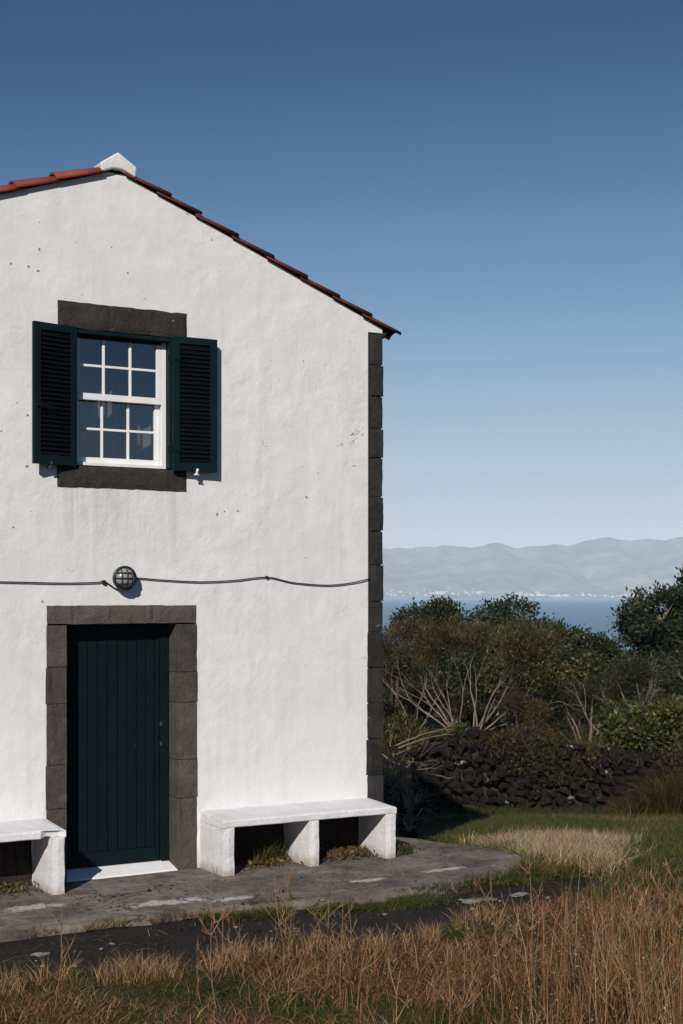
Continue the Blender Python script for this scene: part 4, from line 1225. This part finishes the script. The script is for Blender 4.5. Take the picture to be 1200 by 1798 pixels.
# the fan-shaped heath tree: bare pale stems under a brown crown
def fan_tree():
    rg = random.Random(8)
    l0, d0 = 2.66, 30.2
    x0, y0 = cam_xy(l0, d0); g = hz(x0, y0)
    e = empty('heath_tree', (x0, y0, g), 'fan shaped heath tree with many bare pale stems and brown crown', 'tree')
    lines = []; tips = []
    for i in range(18):
        u = -1 + 2 * i / 17.0
        ang = u * 1.08 + rg.gauss(0, 0.06)
        dv = RGT * math.sin(ang) + FWD * rg.gauss(-0.15, 0.22)
        dirv = Vector((dv[0], dv[1], math.cos(ang) * 0.85 + 0.12))
        cl = -0.18 if u < -0.05 else 0.16
        sx_, sy_ = cam_xy(l0 + cl + u * 0.06 + rg.gauss(0, 0.03), d0 + rg.gauss(0, 0.12))
        ln = 1.12 * rg.uniform(0.8, 1.12)
        branchy((sx_, sy_, g + 0.78), dirv, ln, rg.uniform(0.016, 0.028), 4, rg, lines, tips, 0.38, 0.14, 0.13, (2, 2), 5, 0.58)
        lines.append(([Vector((x0 + cl * 0.3, y0, g - 0.1)), Vector((sx_, sy_, g + 0.80))], [0.04, 0.030]))
    tubes_to('trunk', lines, M['palebark'], e, 5)
    cen = []; ow = []
    for p, dv in tips:
        for k in range(4):
            q = p + dv * rg.uniform(-0.12, 0.22) + Vector((rg.gauss(0, 0.17), rg.gauss(0, 0.17), rg.gauss(0.06, 0.12)))
            if q.z < g + 2.15 + 0.45 * rg.random() or q.z > g + 2.85 + 0.35 * rg.random(): continue
            cen.append(tuple(q)); ow.append((dv.x, dv.y, dv.z + 0.4))
    V, Q, Cc = leaf_cloud(np.array(cen), np.array(ow), 34, 0.085, 0.11, 0.14, HEATH + OLIVE[:2], (3, 2, 3, 3, 2, 1), 0.3)
    np_mesh('crown', V, Q, Cc, M['leaf'], e)
fan_tree()

GB = 'scrub between the field wall and the sea'  # next shrubs' positions, tops and widths scaled about the camera to greater depth
bush('evergreen_tree', 'dark evergreen tree on the skyline left of the highest scrub', 'tree', 3.34, 41.3, 2.40, 4.4, 2.76, lumps=12, clumps=62, n_per=26, sig=0.111, size=0.106, aspect=0.5, pal=EVER, wts=(3, 3, 3, 1), seed=2, group=GB)
bush('evergreen_tree', 'round evergreen tree with green and olive leaves behind the fan tree', 'tree', 5.0, 39.3, 2.10, 4.0, 2.76, lumps=12, clumps=62, n_per=26, sig=0.117, size=0.106, aspect=0.5, pal=EVER[:2] + OLIVE[:2], wts=(3, 3, 2, 1), seed=3, group=GB)
bush('heath_shrub', 'brown and green shrub beside the house corner stones', 'shrub', 1.25, 34.4, 0.92, 1.9, 2.20, lumps=10, clumps=55, n_per=30, sig=0.117, size=0.106, aspect=0.2, pal=HEATH + EVER[:2] + OLIVE[:1], wts=(1, 1, 2, 2, 3, 3, 2), seed=4, group=GB)
bush('evergreen_shrub', 'dark green shrub behind the stems of the fan tree', 'shrub', 2.76, 35.1, 1.10, 2.62, 1.65, lumps=10, clumps=60, n_per=26, sig=0.104, size=0.094, aspect=0.4, pal=EVER + HEATH[2:], wts=(3, 3, 3, 1, 2, 2), seed=5, group=GB)
bush('olive_shrub', 'yellow green shrub right of the fan tree with sunlit tufts', 'shrub', 4.62, 34.4, 1.19, 2.62, 2.07, lumps=11, clumps=60, n_per=26, sig=0.111, size=0.100, aspect=0.4, pal=OLIVE + EVER[:1], wts=(3, 3, 2, 2, 2), seed=6, group=GB)
bush('heath_shrub', 'low brown heath shrub at the right foot of the fan tree', 'shrub', 3.75, 29.8, 0.22, 1.31, 1.10, lumps=7, clumps=45, n_per=34, sig=0.091, size=0.106, aspect=0.13, pal=HEATH, seed=7, group=GB)
bush('evergreen_shrub', 'dark green shrub in the gap before the tall right tree', 'shrub', 6.55, 37.2, 1.10, 2.34, 2.48, lumps=11, clumps=55, n_per=26, sig=0.117, size=0.106, aspect=0.45, pal=EVER + HEATH[:1], wts=(3, 3, 3, 2, 2), seed=9, group=GB)
bush('heath_shrub', 'brownish shrub with bare twigs under the tall right tree', 'shrub', 7.17, 33.8, 0.77, 2.76, 1.93, lumps=10, clumps=42, n_per=30, sig=0.117, size=0.106, aspect=0.18, pal=HEATH + EVER[:3], wts=(1, 1, 2, 2, 3, 3, 3), seed=10, group=GB, bark='palebark', trunk=0.035)
bush('heath_shrub', 'brown thicket low in the middle of the scrub', 'shrub', 5.51, 31.7, 0.41, 2.07, 1.52, lumps=9, clumps=40, n_per=30, sig=0.104, size=0.100, aspect=0.18, pal=HEATH + EVER[:3], wts=(1.5, 1, 2, 2, 3, 3, 3), seed=11, group=GB, bark='palebark', trunk=0.03)
bush('evergreen_tree', 'tall dark tree rising above the sea at the right edge', 'tree', 9.35, 37.2, 2.95, 4.5, 3.31, lumps=20, clumps=66, n_per=26, sig=0.117, size=0.125, aspect=0.42, pal=EVER, wts=(3, 2, 4, 1), seed=12, group=GB, bark='palebark', pointy=0.5, trunk=0.07)
bush('evergreen_tree', 'tree beyond the right edge of the scrub', 'tree', 13.23, 37.9, 2.59, 4.13, 3.58, lumps=12, clumps=50, n_per=22, sig=0.143, size=0.138, aspect=0.42, pal=EVER, seed=13, group=GB, trunk=0.07)
bush('laurel_shrub', 'leafy bright green shrub growing over the right end of the wall', 'shrub', 5.72, 26.7, 0.25, 3.17, 1.38, lumps=13, clumps=52, n_per=15, sig=0.111, size=0.125, aspect=0.34, pal=LAUREL, wts=(3, 3, 2, 2), seed=14, group=GB)
bush('laurel_shrub', 'bright green shrub low behind the wall at the far right', 'shrub', 8.13, 27.0, 0.46, 2.76, 1.38, lumps=11, clumps=48, n_per=15, sig=0.111, size=0.125, aspect=0.34, pal=LAUREL, wts=(3, 3, 2, 2), seed=15, group=GB)
bush('olive_shrub', 'low olive bush between the house corner and the fan tree', 'shrub', 1.27, 27.0, 0.00, 1.24, 1.10, lumps=8, clumps=45, n_per=30, sig=0.104, size=0.100, aspect=0.2, pal=OLIVE + HEATH[:1], wts=(2, 2, 3, 1, 2), seed=16, group=GB)
bush('olive_shrub', 'low green bush at the foot of the fan tree', 'shrub', 2.41, 28.0, -0.36, 1.79, 0.96, lumps=9, clumps=40, n_per=26, sig=0.091, size=0.094, aspect=0.3, pal=OLIVE[:3] + EVER[:1], seed=17, group=GB)
bush('evergreen_shrub', 'shadowed undergrowth in the dark gap of the scrub', 'shrub', 4.41, 32.5, 0.14, 1.79, 1.38, lumps=8, clumps=40, n_per=24, sig=0.117, size=0.106, aspect=0.4, pal=EVER, seed=18, group=GB)

for (l_, d_, t_, w_, sd_, lab) in ((1.1, 40.5, 0.62, 2.4, 51, 'dark evergreen just right of the house corner on the skyline'), (2.5, 43.0, 1.85, 3.6, 52, 'dark evergreen filling the skyline left of the dome'), (4.7, 43.5, 2.25, 4.1, 53, 'evergreen at the top of the scrub dome'),
                                (6.3, 42.0, 1.35, 3.4, 54, 'evergreen sloping down right of the scrub dome'), (7.6, 42.0, 1.05, 3.0, 55, 'low evergreen below the gap with open sea'), (9.2, 36.0, 0.6, 3.0, 56, 'dark undergrowth tree beneath the tall tree'), (8.0, 37.5, 0.55, 2.8, 57, 'dark low tree closing the gap left of the tall tree')):
    bush('evergreen_tree', lab, 'tree', l_, d_, t_, w_, 2.4, lumps=12, clumps=46, n_per=24, sig=0.13, size=0.12, aspect=0.5, pal=EVER + OLIVE[:1], wts=(3, 3, 3, 2, 1), seed=sd_, group=GB)

bush('olive_shrub', 'sunlit olive shrub on the front of the scrub dome', 'shrub', 4.1, 37.0, 1.35, 2.4, 1.4, lumps=11, clumps=46, n_per=22, sig=0.10, size=0.11, aspect=0.42, pal=OLIVE, wts=(3, 4, 2, 1), seed=61, group=GB)
bush('olive_shrub', 'yellow green shrub low between the dome and the leafy shrub', 'shrub', 5.6, 34.0, 0.85, 1.9, 1.2, lumps=9, clumps=44, n_per=22, sig=0.10, size=0.11, aspect=0.42, pal=OLIVE + EVER[:1], wts=(3, 3, 2, 1, 2), seed=62, group=GB)

for (l_, d_, t_, w_, sd_, lab) in ((-0.6, 38.0, 0.8, 2.6, 71, 'evergreen hidden behind the house corner'), (-2.6, 40.0, 1.2, 3.0, 72, 'evergreen standing behind the middle of the house'), (-0.4, 31.0, 0.2, 2.0, 73, 'shrub hidden behind the house corner')):
    bush('evergreen_tree', lab, 'tree', l_, d_, t_, w_, 2.4, lumps=10, clumps=40, n_per=20, sig=0.14, size=0.13, aspect=0.5, pal=EVER + OLIVE[:1], wts=(3, 3, 3, 2, 1), seed=sd_, group=GB)

# the long bare limb of the tall tree and dead branches in the thicket
def dead(name, label, l, d, z, dirs, ln, rad, depth, seed, mat='deadwood'):
    rg = random.Random(seed); x0, y0 = cam_xy(l, d)
    lines = []; tips = []
    for (a, b_, c) in dirs:
        dv = RGT * a + FWD * b_
        branchy((x0 + rg.gauss(0, 0.04), y0 + rg.gauss(0, 0.04), z), (dv[0], dv[1], c), ln * rg.uniform(0.8, 1.2), rad * rg.uniform(0.7, 1.1), depth, rg, lines, tips, 0.5, 0.05, 0.17, (2, 3), 5, 0.66)
    o = tubes_to(name, lines, M[mat], None, 5)
    tag(o, label, 'branch', 'bare branches in the scrub')
dead('bare_branch', 'long pale bare limb in front of the tall right tree', 8.89, 34.7, -0.37, [(-0.35, -0.2, 1.0), (-0.75, -0.1, 0.75), (0.3, -0.2, 1)], 1.03, 0.038, 3, 3, 'palebark')
dead('bare_branch', 'pale dead branch leaning in the middle of the thicket', 5.58, 30.3, -0.79, [(-0.8, -0.2, 0.75), (0.7, -0.2, 0.45)], 0.76, 0.026, 3, 4)
dead('bare_branch', 'dead branch fork lying low above the leafy shrub', 6.27, 29.8, -0.51, [(0.9, -0.1, 0.2), (-0.9, -0.1, 0.5), (0.3, -0.2, 0.8)], 0.62, 0.024, 3, 5)
dead('bare_branch', 'thin bare stems at the left of the fan tree', 1.52, 30.7, -0.79, [(-0.5, 0, 0.9), (0.1, 0, 1), (0.5, -0.1, 0.8)], 0.83, 0.024, 3, 6, 'palebark')
dead('bare_branch', 'thin bare stems right of the fan tree by the dark gap', 4.20, 31.1, -0.65, [(-0.3, 0, 0.9), (0.3, 0, 1)], 0.76, 0.024, 3, 7, 'palebark')

# bracken and grass hanging over the wall
def brambles():
    Vs, Qs, Cs = [], [], []; base = 0
    def add(V, Q, Cc):
        nonlocal base
        Vs.append(V); Qs.append(Q + base); Cs.append(Cc); base += len(V)
    # along the wall top
    n = 12000; l = rng.uniform(1.2, 8.4, n); d = rng.normal(FW_D + 0.15, 0.26, n)
    k = fbm(l, d * 0.6, 0.6, 71, 3) > 0.47; l, d = l[k], d[k]; x, y = cam_xy_np(l, d); n = len(x)
    z = np.array([wall_top(q) for q in l]) - 0.08
    add(*blades(x, y, z, rng.uniform(0.06, 0.26, n), rng.uniform(0.010, 0.020, n), rng.uniform(0.3, 1.9, n), pick(OLIVE + HEATH, (2, 1, 2, 2, 2, 2, 2, 2), n)))
    # dry olive grass leaning on the right end of the wall
    n = 15000; l = rng.uniform(4.3, 8.2, n); d = rng.normal(FW_D - 0.60, 0.22, n); hh = rng.uniform(0.15, 0.95, n) * sstep(4.2, 5.6, l)
    x, y = cam_xy_np(l, d)
    add(*blades(x, y, height(x, y), hh + 0.05, rng.uniform(0.008, 0.015, n), rng.uniform(0.2, 1.3, n), pick(OLIVE[2:] + HEATH + STRAW[2:3], (3, 2, 3, 3, 2, 2, 2), n)))
    # behind the wall, filling in towards the scrub
    n = 34000; l = rng.uniform(0.5, 9.0, n); d = rng.uniform(25.3, 30.5, n); x, y = cam_xy_np(l, d)
    k = fbm(x, y, 0.9, 73, 3) > 0.40; l, d, x, y = l[k], d[k], x[k], y[k]; n = len(x)
    add(*blades(x, y, height(x, y), rng.uniform(0.3, 1.15, n), rng.uniform(0.012, 0.024, n), rng.uniform(0.2, 1.5, n), pick(OLIVE + HEATH, (2, 1, 3, 2, 2, 2, 2, 2), n)))
    # trailing growth over the face of the wall
    n = 3500; l = rng.uniform(1.2, 8.4, n); zz = rng.uniform(-1.4, -0.4, n); k = fbm(l, zz, 0.35, 75, 3) > 0.56; l, zz = l[k], zz[k]; n = len(l)
    x, y = cam_xy_np(l, FW_D - 0.50 + (zz + 1.5) * 0.12)
    add(*blades(x, y, zz, rng.uniform(0.05, 0.22, n), rng.uniform(0.008, 0.016, n), rng.uniform(0.3, 1.6, n), pick(HEATH + EVER + [(0.2, 0.15, 0.1)], (2, 2, 2, 2, 2, 2, 2, 1, 1), n)))
    # creepers and bracken lying over the top, thick in places
    n = 620; l = rng.uniform(1.2, 8.4, n); k = fbm(l, l * 0, 0.55, 77, 3) > 0.45; l = l[k]; n = len(l)
    zt_ = np.array([wall_top(q) for q in l]); dz = np.abs(rng.normal(-0.05, 0.26, n)) * (0.5 + vnoise(l, l * 0, 0.4, 79))
    x, y = cam_xy_np(l, FW_D - 0.42 + 0.10 * (1 - dz) + rng.normal(0, 0.05, n))
    V, Q, Cc = leaf_cloud(np.stack([x, y, zt_ + 0.06 - dz], 1), np.tile([0, 0, 0.3], (n, 1)), 22, 0.12, 0.085, 0.30, HEATH + EVER[:2] + [(0.09, 0.040, 0.024)], (2, 2, 2, 2, 2, 2, 2), 0.4)
    add(V, Q, Cc)
    # foot of the wall
    n = 6000; l = rng.uniform(0.9, 8.4, n); d = rng.normal(FW_D - 0.58, 0.10, n); x, y = cam_xy_np(l, d)
    add(*blades(x, y, height(x, y), rng.uniform(0.05, 0.20, n), rng.uniform(0.008, 0.013, n), rng.uniform(0.2, 1.2, n), pick(GREEN + OLIVE[:1], (3, 2, 3, 2), n)))
    o = np_mesh('undergrowth', np.concatenate(Vs), np.concatenate(Qs), np.concatenate(Cs), M['grass'])
    tag(o, 'tangled undergrowth along and behind the lava wall', 'undergrowth', kind='stuff')
brambles()

# heap of cut branches by the house corner
def brush_pile():
    rg = random.Random(21)
    e = empty('brush_pile', (*cam_xy(1.15, 24.3), -1.5), 'heap of cut dead branches beside the house corner', 'brush pile')
    sticks = []
    for v in range(5):
        lines = []; tips = []
        branchy((0, 0, 0), (1, 0, 0.05), 0.62, 0.012, 2, rg, lines, tips, 0.32, 0.0, 0.06, (1, 2), 4, 0.5)
        b = MB()
        for p, r_ in lines: b.tube(p, r_, 4, False)
        me = b.mesh('stick'); me.materials.append(M['deadwood']); sticks.append(me)
    for i in range(120):
        o = bpy.data.objects.new('stick', sticks[i % 5]); COL.objects.link(o)
        q = rg.random()
        l, d = rg.gauss(1.05, 0.30), rg.gauss(24.3, 0.3)
        z = -1.48 + max(0.02, (1.15 - 1.3 * abs(l - 0.9)) * q)
        o.location = (*cam_xy(l, d), z); o.rotation_euler = (rg.uniform(0, 6.28), rg.gauss(-0.15, 0.35), rg.uniform(0, 6.28))
        s_ = rg.uniform(0.5, 1.1); o.scale = (s_, s_, s_)
        put(o, e)
    # a few long pale poles on top
    for (l, d, z, a, tilt) in ((0.85, 23.9, -0.32, 0.1, -0.28), (0.90, 23.95, -0.36, 0.2, -0.22), (0.80, 23.8, -0.5, -0.4, 0.35)):
        o = bpy.data.objects.new('stick', sticks[0]); COL.objects.link(o); o.location = (*cam_xy(l - 0.1, d), z); o.rotation_euler = (0, tilt, YAW + a); o.scale = (1.15, 1.15, 1.15); put(o, e)
brush_pile()

# dark succulent by the corner
def agave():
    rg = random.Random(31)
    x0, y0 = cam_xy(0.70, 14.4); g = hz(x0, y0)
    e = empty('agave_plant', (x0, y0, g), 'dark blue green rosette plant at the house corner behind the bench', 'plant')
    for i in range(40):
        a = i * 2.4; el = rg.uniform(0.05, 1.2); ln = rg.uniform(0.22, 0.46)
        dv = Vector((math.cos(a) * math.cos(el), math.sin(a) * math.cos(el), math.sin(el)))
        s = dv.cross(Vector((0, 0, 1))).normalized(); up = s.cross(dv).normalized()
        b = MB(); vs = []; fs = []
        base = Vector((x0, y0, g + 0.05 + 0.010 * i))
        for k in range(6):
            u = k / 5; wdt = 0.062 * math.sin(math.pi * (0.18 + 0.80 * u)) + 0.002; p = base + dv * ln * u + Vector((0, 0, -0.16 * ln * u * u))
            vs += [p - s * wdt + up * 0.012, p - up * 0.010 * (1 - u), p + s * wdt + up * 0.012, p + up * 0.004]
        for k in range(5):
            for q in range(4): fs.append((k * 4 + q, k * 4 + (q + 1) % 4, k * 4 + 4 + (q + 1) % 4, k * 4 + 4 + q))
        b.add(vs, fs).build('leaf', M['agave'], e, 0, True)
agave()

# ---------------------------------------------------------------- tall dry weeds in front
def weed_mesh(seed, hgt, kids):
    rg = random.Random(seed); b = MB()
    pts = []; p = Vector((0, 0, 0)); d = Vector((rg.gauss(0, 0.10), rg.gauss(0, 0.10), 1)).normalized(); rs = []
    for k in range(7):
        pts.append(p.copy()); rs.append(0.0030 * (1 - 0.09 * k)); d = (d + Vector((rg.gauss(0, 0.07), rg.gauss(0, 0.07), 0))).normalized(); p = p + d * hgt / 6
    b.tube(pts, rs, 5, False)
    for k in range(kids):
        i = rg.randint(2, 5); a = rg.uniform(0, 6.283)
        dd = (Vector((math.cos(a), math.sin(a), rg.uniform(0.5, 1.4)))).normalized(); q = pts[i]; ln = hgt * rg.uniform(0.16, 0.36)
        p1 = q + dd * ln * 0.5; p2 = p1 + (dd + Vector((0, 0, 0.35))).normalized() * ln * 0.5
        b.tube([q, p1, p2], [0.0023, 0.0018, 0.0012], 4, False)
        for s in (0, 1):
            dd2 = (dd + Vector((rg.gauss(0, 0.6), rg.gauss(0, 0.6), rg.uniform(0, 0.5)))).normalized()
            b.tube([p1, p1 + dd2 * ln * 0.4], [0.0016, 0.0010], 4, False)
    me = b.mesh('dry_weed'); me.materials.append(M['stalk']); return me
WM = [weed_mesh(100 + i, 0.42 + 0.05 * (i % 5), 3 + i % 4) for i in range(9)]
def weed(l, d, me, sc, rz, label, tilt=0.0):
    o = bpy.data.objects.new('dry_weed', me); COL.objects.link(o)
    x, y = cam_xy(l, d); o.location = (x, y, hz(x, y) - 0.02); o.rotation_euler = (tilt, tilt * 0.5, rz); o.scale = (sc, sc, sc)
    tag(o, label, 'weed', 'dry weed stalks in the foreground')
    return o
weed(-1.63, 8.05, WM[3], 1.10, 0.6, 'single tall dry weed with side twigs at the lower left')
rw = random.Random(77)
LBL = ['dry branching weed stalk among the grass below the three legged bench', 'dry branching weed stalk standing in the rusty grass at lower right']
for i in range(26):
    l = rw.uniform(-0.85, 0.15); d = rw.uniform(8.0, 9.3); x, y = cam_xy(l, d)
    if not bool(free(np.array([x]), np.array([y]))[0]): d = 8.3
    weed(l, d, WM[i % 9], rw.uniform(0.75, 1.35), rw.uniform(0, 6.28), LBL[0], rw.gauss(0, 0.16))
for i in range(60):
    l = rw.uniform(0.2, 2.7); d = rw.uniform(6.3, 9.2)
    weed(l, d, WM[(i * 5 + 2) % 9], rw.uniform(0.75, 1.35), rw.uniform(0, 6.28), LBL[1], rw.gauss(0, 0.14))

# ---------------------------------------------------------------- small stones, litter under the bench
def flat_stone(name, x, y, z, sx_, sy_, sz_, label, seed):
    bm = bmesh.new(); bmesh.ops.create_icosphere(bm, subdivisions=2, radius=1)
    for v in bm.verts:
        n_ = mnoise.noise(v.co * 2.6 + Vector((seed, 0, 0))); v.co *= 1 + 0.75 * n_
        v.co = Vector((v.co.x * sx_, v.co.y * sy_, max(v.co.z, -0.4) * sz_))
    me = bpy.data.meshes.new(name); bm.to_mesh(me); bm.free()
    o = link_mesh(name, me, M['pebble']); o.location = (x, y, z); tag(o, label, 'stone', 'pale stones on the path')
    return o
flat_stone('flat_stone', 6.24, -2.02, -0.160, 0.15, 0.075, 0.014, 'largest pale flat stone at the right end of the dark path', 1)
flat_stone('flat_stone', 6.66, -2.02, -0.160, 0.09, 0.045, 0.012, 'second pale flat stone right of the largest on the dark path', 2)
flat_stone('flat_stone', 2.70, -1.95, -0.158, 0.055, 0.03, 0.012, 'small pale stone on the dark path at the left', 3)
for i in range(16):
    x = rw.uniform(2.5, 7.2); y = rw.uniform(-2.35, -1.85); s_ = rw.uniform(0.006, 0.015)
    flat_stone('pebble', x, y, -0.158, s_ * 1.4, s_, s_ * 0.7, 'tiny pale pebble on the dark path', i + 10)

def gravel():
    n = 5200
    x = rng.uniform(1.8, 7.6, n); y = rng.uniform(-3.0, -1.3, n); on = inpoly(x, y, PATH) & ~inpoly(x, y, SLAB) & (fbm(x, y, 0.35, 81, 3) > 0.40)
    x2 = rng.uniform(2.0, 7.4, 900); y2 = rng.uniform(-1.7, 0.3, 900); on2 = inpoly(x2, y2, SLAB) & (fbm(x2, y2, 0.3, 83, 3) > 0.50) & ((y2 < -0.5) | (x2 > 6.7))
    X = np.concatenate([x[on], x2[on2]]); Y = np.concatenate([y[on], y2[on2]]); Z = np.concatenate([np.full(on.sum(), -0.160), np.full(on2.sum(), -0.090)])
    m = len(X); r_ = rng.lognormal(-5.15, 0.45, m)[:, None]
    base = np.array([(1, 0, 0), (-1, 0, 0), (0, 1, 0), (0, -1, 0), (0, 0, 0.8), (0, 0, -0.5)], float)
    V = (np.stack([X, Y, Z], 1)[:, None, :] + base[None] * r_[:, None] * rng.uniform(0.6, 1.4, (m, 6, 3))).reshape(-1, 3)
    F = np.array([(0, 2, 4), (2, 1, 4), (1, 3, 4), (3, 0, 4), (2, 0, 5), (1, 2, 5), (3, 1, 5), (0, 3, 5)])
    Q = (np.arange(m)[:, None, None] * 6 + F[None]).reshape(-1, 3)
    col = np.repeat(pick([(0.022, 0.018, 0.016), (0.045, 0.037, 0.032), (0.13, 0.11, 0.095), (0.06, 0.042, 0.028)], (5, 4, 0.6, 2), m), 6, 0)
    o = np_mesh('gravel', V, Q, col, M['grass'])
    tag(o, 'loose grit and chips on the dark path', 'gravel', kind='stuff')
gravel()

def wildflowers():
    x, y, l, d = scatter(260, 0.3, 2.8, 6.2, 9.6); k = free(x, y) & (rng.random(260) < sstep(0.2, 1.6, l)); x, y = x[k], y[k]; n = len(x)
    cen = np.stack([x, y, height(x, y) + rng.uniform(0.08, 0.42, n)], 1)
    V, Q, Cc = leaf_cloud(cen, np.tile([0, 0, 0.4], (n, 1)), 5, 0.003, 0.0075, 0.7, [(0.62, 0.60, 0.54), (0.50, 0.46, 0.38)], (2, 1), 0.15, clump_jit=0.15)
    o = np_mesh('wildflowers', V, Q, Cc, M['leaf'])
    tag(o, 'tiny white wildflowers in the rusty grass', 'flowers', kind='stuff')
wildflowers()

def litter():
    n = 1500
    x = rng.choice([5.35, 5.9, 6.15, 6.3, 3.1, 2.9, 6.68], n, p=[.2, .2, .22, .18, .1, .05, .05]) + rng.normal(0, 0.12, n); y = rng.normal(-0.14, 0.09, n)
    k = (y < -0.02) & (y > -0.44); x, y = x[k], y[k]; n = len(x)
    z = -0.085 + rng.uniform(0, 0.05, n) * np.clip(1 + y * 3, 0, 1)
    cen = np.stack([x, y, z], 1)
    V, Q, Cc = leaf_cloud(cen, np.tile([0, 0, 0.1], (n, 1)), 2, 0.012, 0.035, 0.5, [(0.16, 0.085, 0.04), (0.10, 0.06, 0.035), (0.05, 0.06, 0.02), (0.22, 0.15, 0.08)], (3, 3, 2, 1), 0.3)
    o = np_mesh('leaf_litter', V, Q, Cc, M['leaf'])
    tag(o, 'dead leaves blown under the benches', 'leaves', kind='stuff')
    for cx_, cy_, hh, lab in ((5.40, -0.12, 0.30, 'small green weed growing under the three legged bench'), (6.62, -0.36, 0.15, 'low dark weed at the right foot of the three legged bench')):
        m = 90; x = cx_ + rng.normal(0, 0.06, m); y = cy_ + rng.normal(0, 0.035, m)
        V, Q, Cc = blades(x, y, np.full(m, -0.09), rng.uniform(0.4, 1, m) * hh, rng.uniform(0.005, 0.012, m), rng.uniform(0.2, 1.0, m), pick(GREEN + OLIVE[:2], (3, 2, 2, 1, 1), m))
        o = np_mesh('weed_tuft', V, Q, Cc, M['grass']); tag(o, lab, 'weed')
litter()

# ---------------------------------------------------------------- town on the far shore
def town():
    rg = random.Random(91)
    meshes = []
    for (a, b_, h) in ((8, 7, 4.5), (12, 8, 5), (6, 6, 4), (18, 8, 5.5)):
        m_ = MB(); m_.box(-a / 2, a / 2, -b_ / 2, b_ / 2, -6, h)
        m_.add([(-a / 2 - .3, -b_ / 2 - .3, h), (a / 2 + .3, -b_ / 2 - .3, h), (a / 2 + .3, b_ / 2 + .3, h), (-a / 2 - .3, b_ / 2 + .3, h), (-a / 2, 0, h + 2.5), (a / 2, 0, h + 2.5)], [(0, 1, 5, 4), (2, 3, 4, 5), (1, 2, 5), (3, 0, 4)])
        me = m_.mesh('far_house'); me.materials.append(M['farwall']); meshes.append(me)
    cl = [(190, 35, 9), (215, 12, 4), (345, 45, 12), (430, 40, 16), (520, 45, 9), (600, 30, 5), (770, 70, 22), (880, 60, 20), (990, 50, 11), (1105, 45, 9), (1215, 40, 13)]
    for c, s, n in cl:
        for _ in range(n):
            l = rg.gauss(c, s); q = abs(rg.gauss(0, 1))
            d = 5912 + q * (95 if c < 650 else 40)
            z = float(island_h(np.array([l]), np.array([d]))[0])
            o = bpy.data.objects.new('far_house', rg.choice(meshes)); COL.objects.link(o)
            o.location = (*cam_xy(l, d), z); o.rotation_euler = (0, 0, YAW + rg.gauss(0, 0.4)); k_ = rg.uniform(0.45, 0.95); o.scale = (k_, k_, k_)
            tag(o, 'tiny white house of the far town on the island shore', 'house', 'white houses across the sea')
town()

# ---------------------------------------------------------------- sea air
hb = MB()
pts = [cam_xy(-5500, -4200), cam_xy(8500, -4200), cam_xy(8500, 8200), cam_xy(-5500, 8200)]
hb.prism_z(pts, -40, 345)
hz_m = bpy.data.materials.new('sea_haze'); hz_m.use_nodes = True
nt = hz_m.node_tree; nt.nodes.clear()
pv = nt.nodes.new('ShaderNodeVolumePrincipled'); ou = nt.nodes.new('ShaderNodeOutputMaterial')
pv.inputs['Color'].default_value = (0.76, 0.89, 1.0, 1); pv.inputs['Density'].default_value = 0.000105; pv.inputs['Anisotropy'].default_value = -0.36
nt.links.new(pv.outputs[0], ou.inputs['Volume'])
ho = hb.build('haze', hz_m)
tag(ho, 'thin sea haze over the channel', 'haze', kind='stuff')
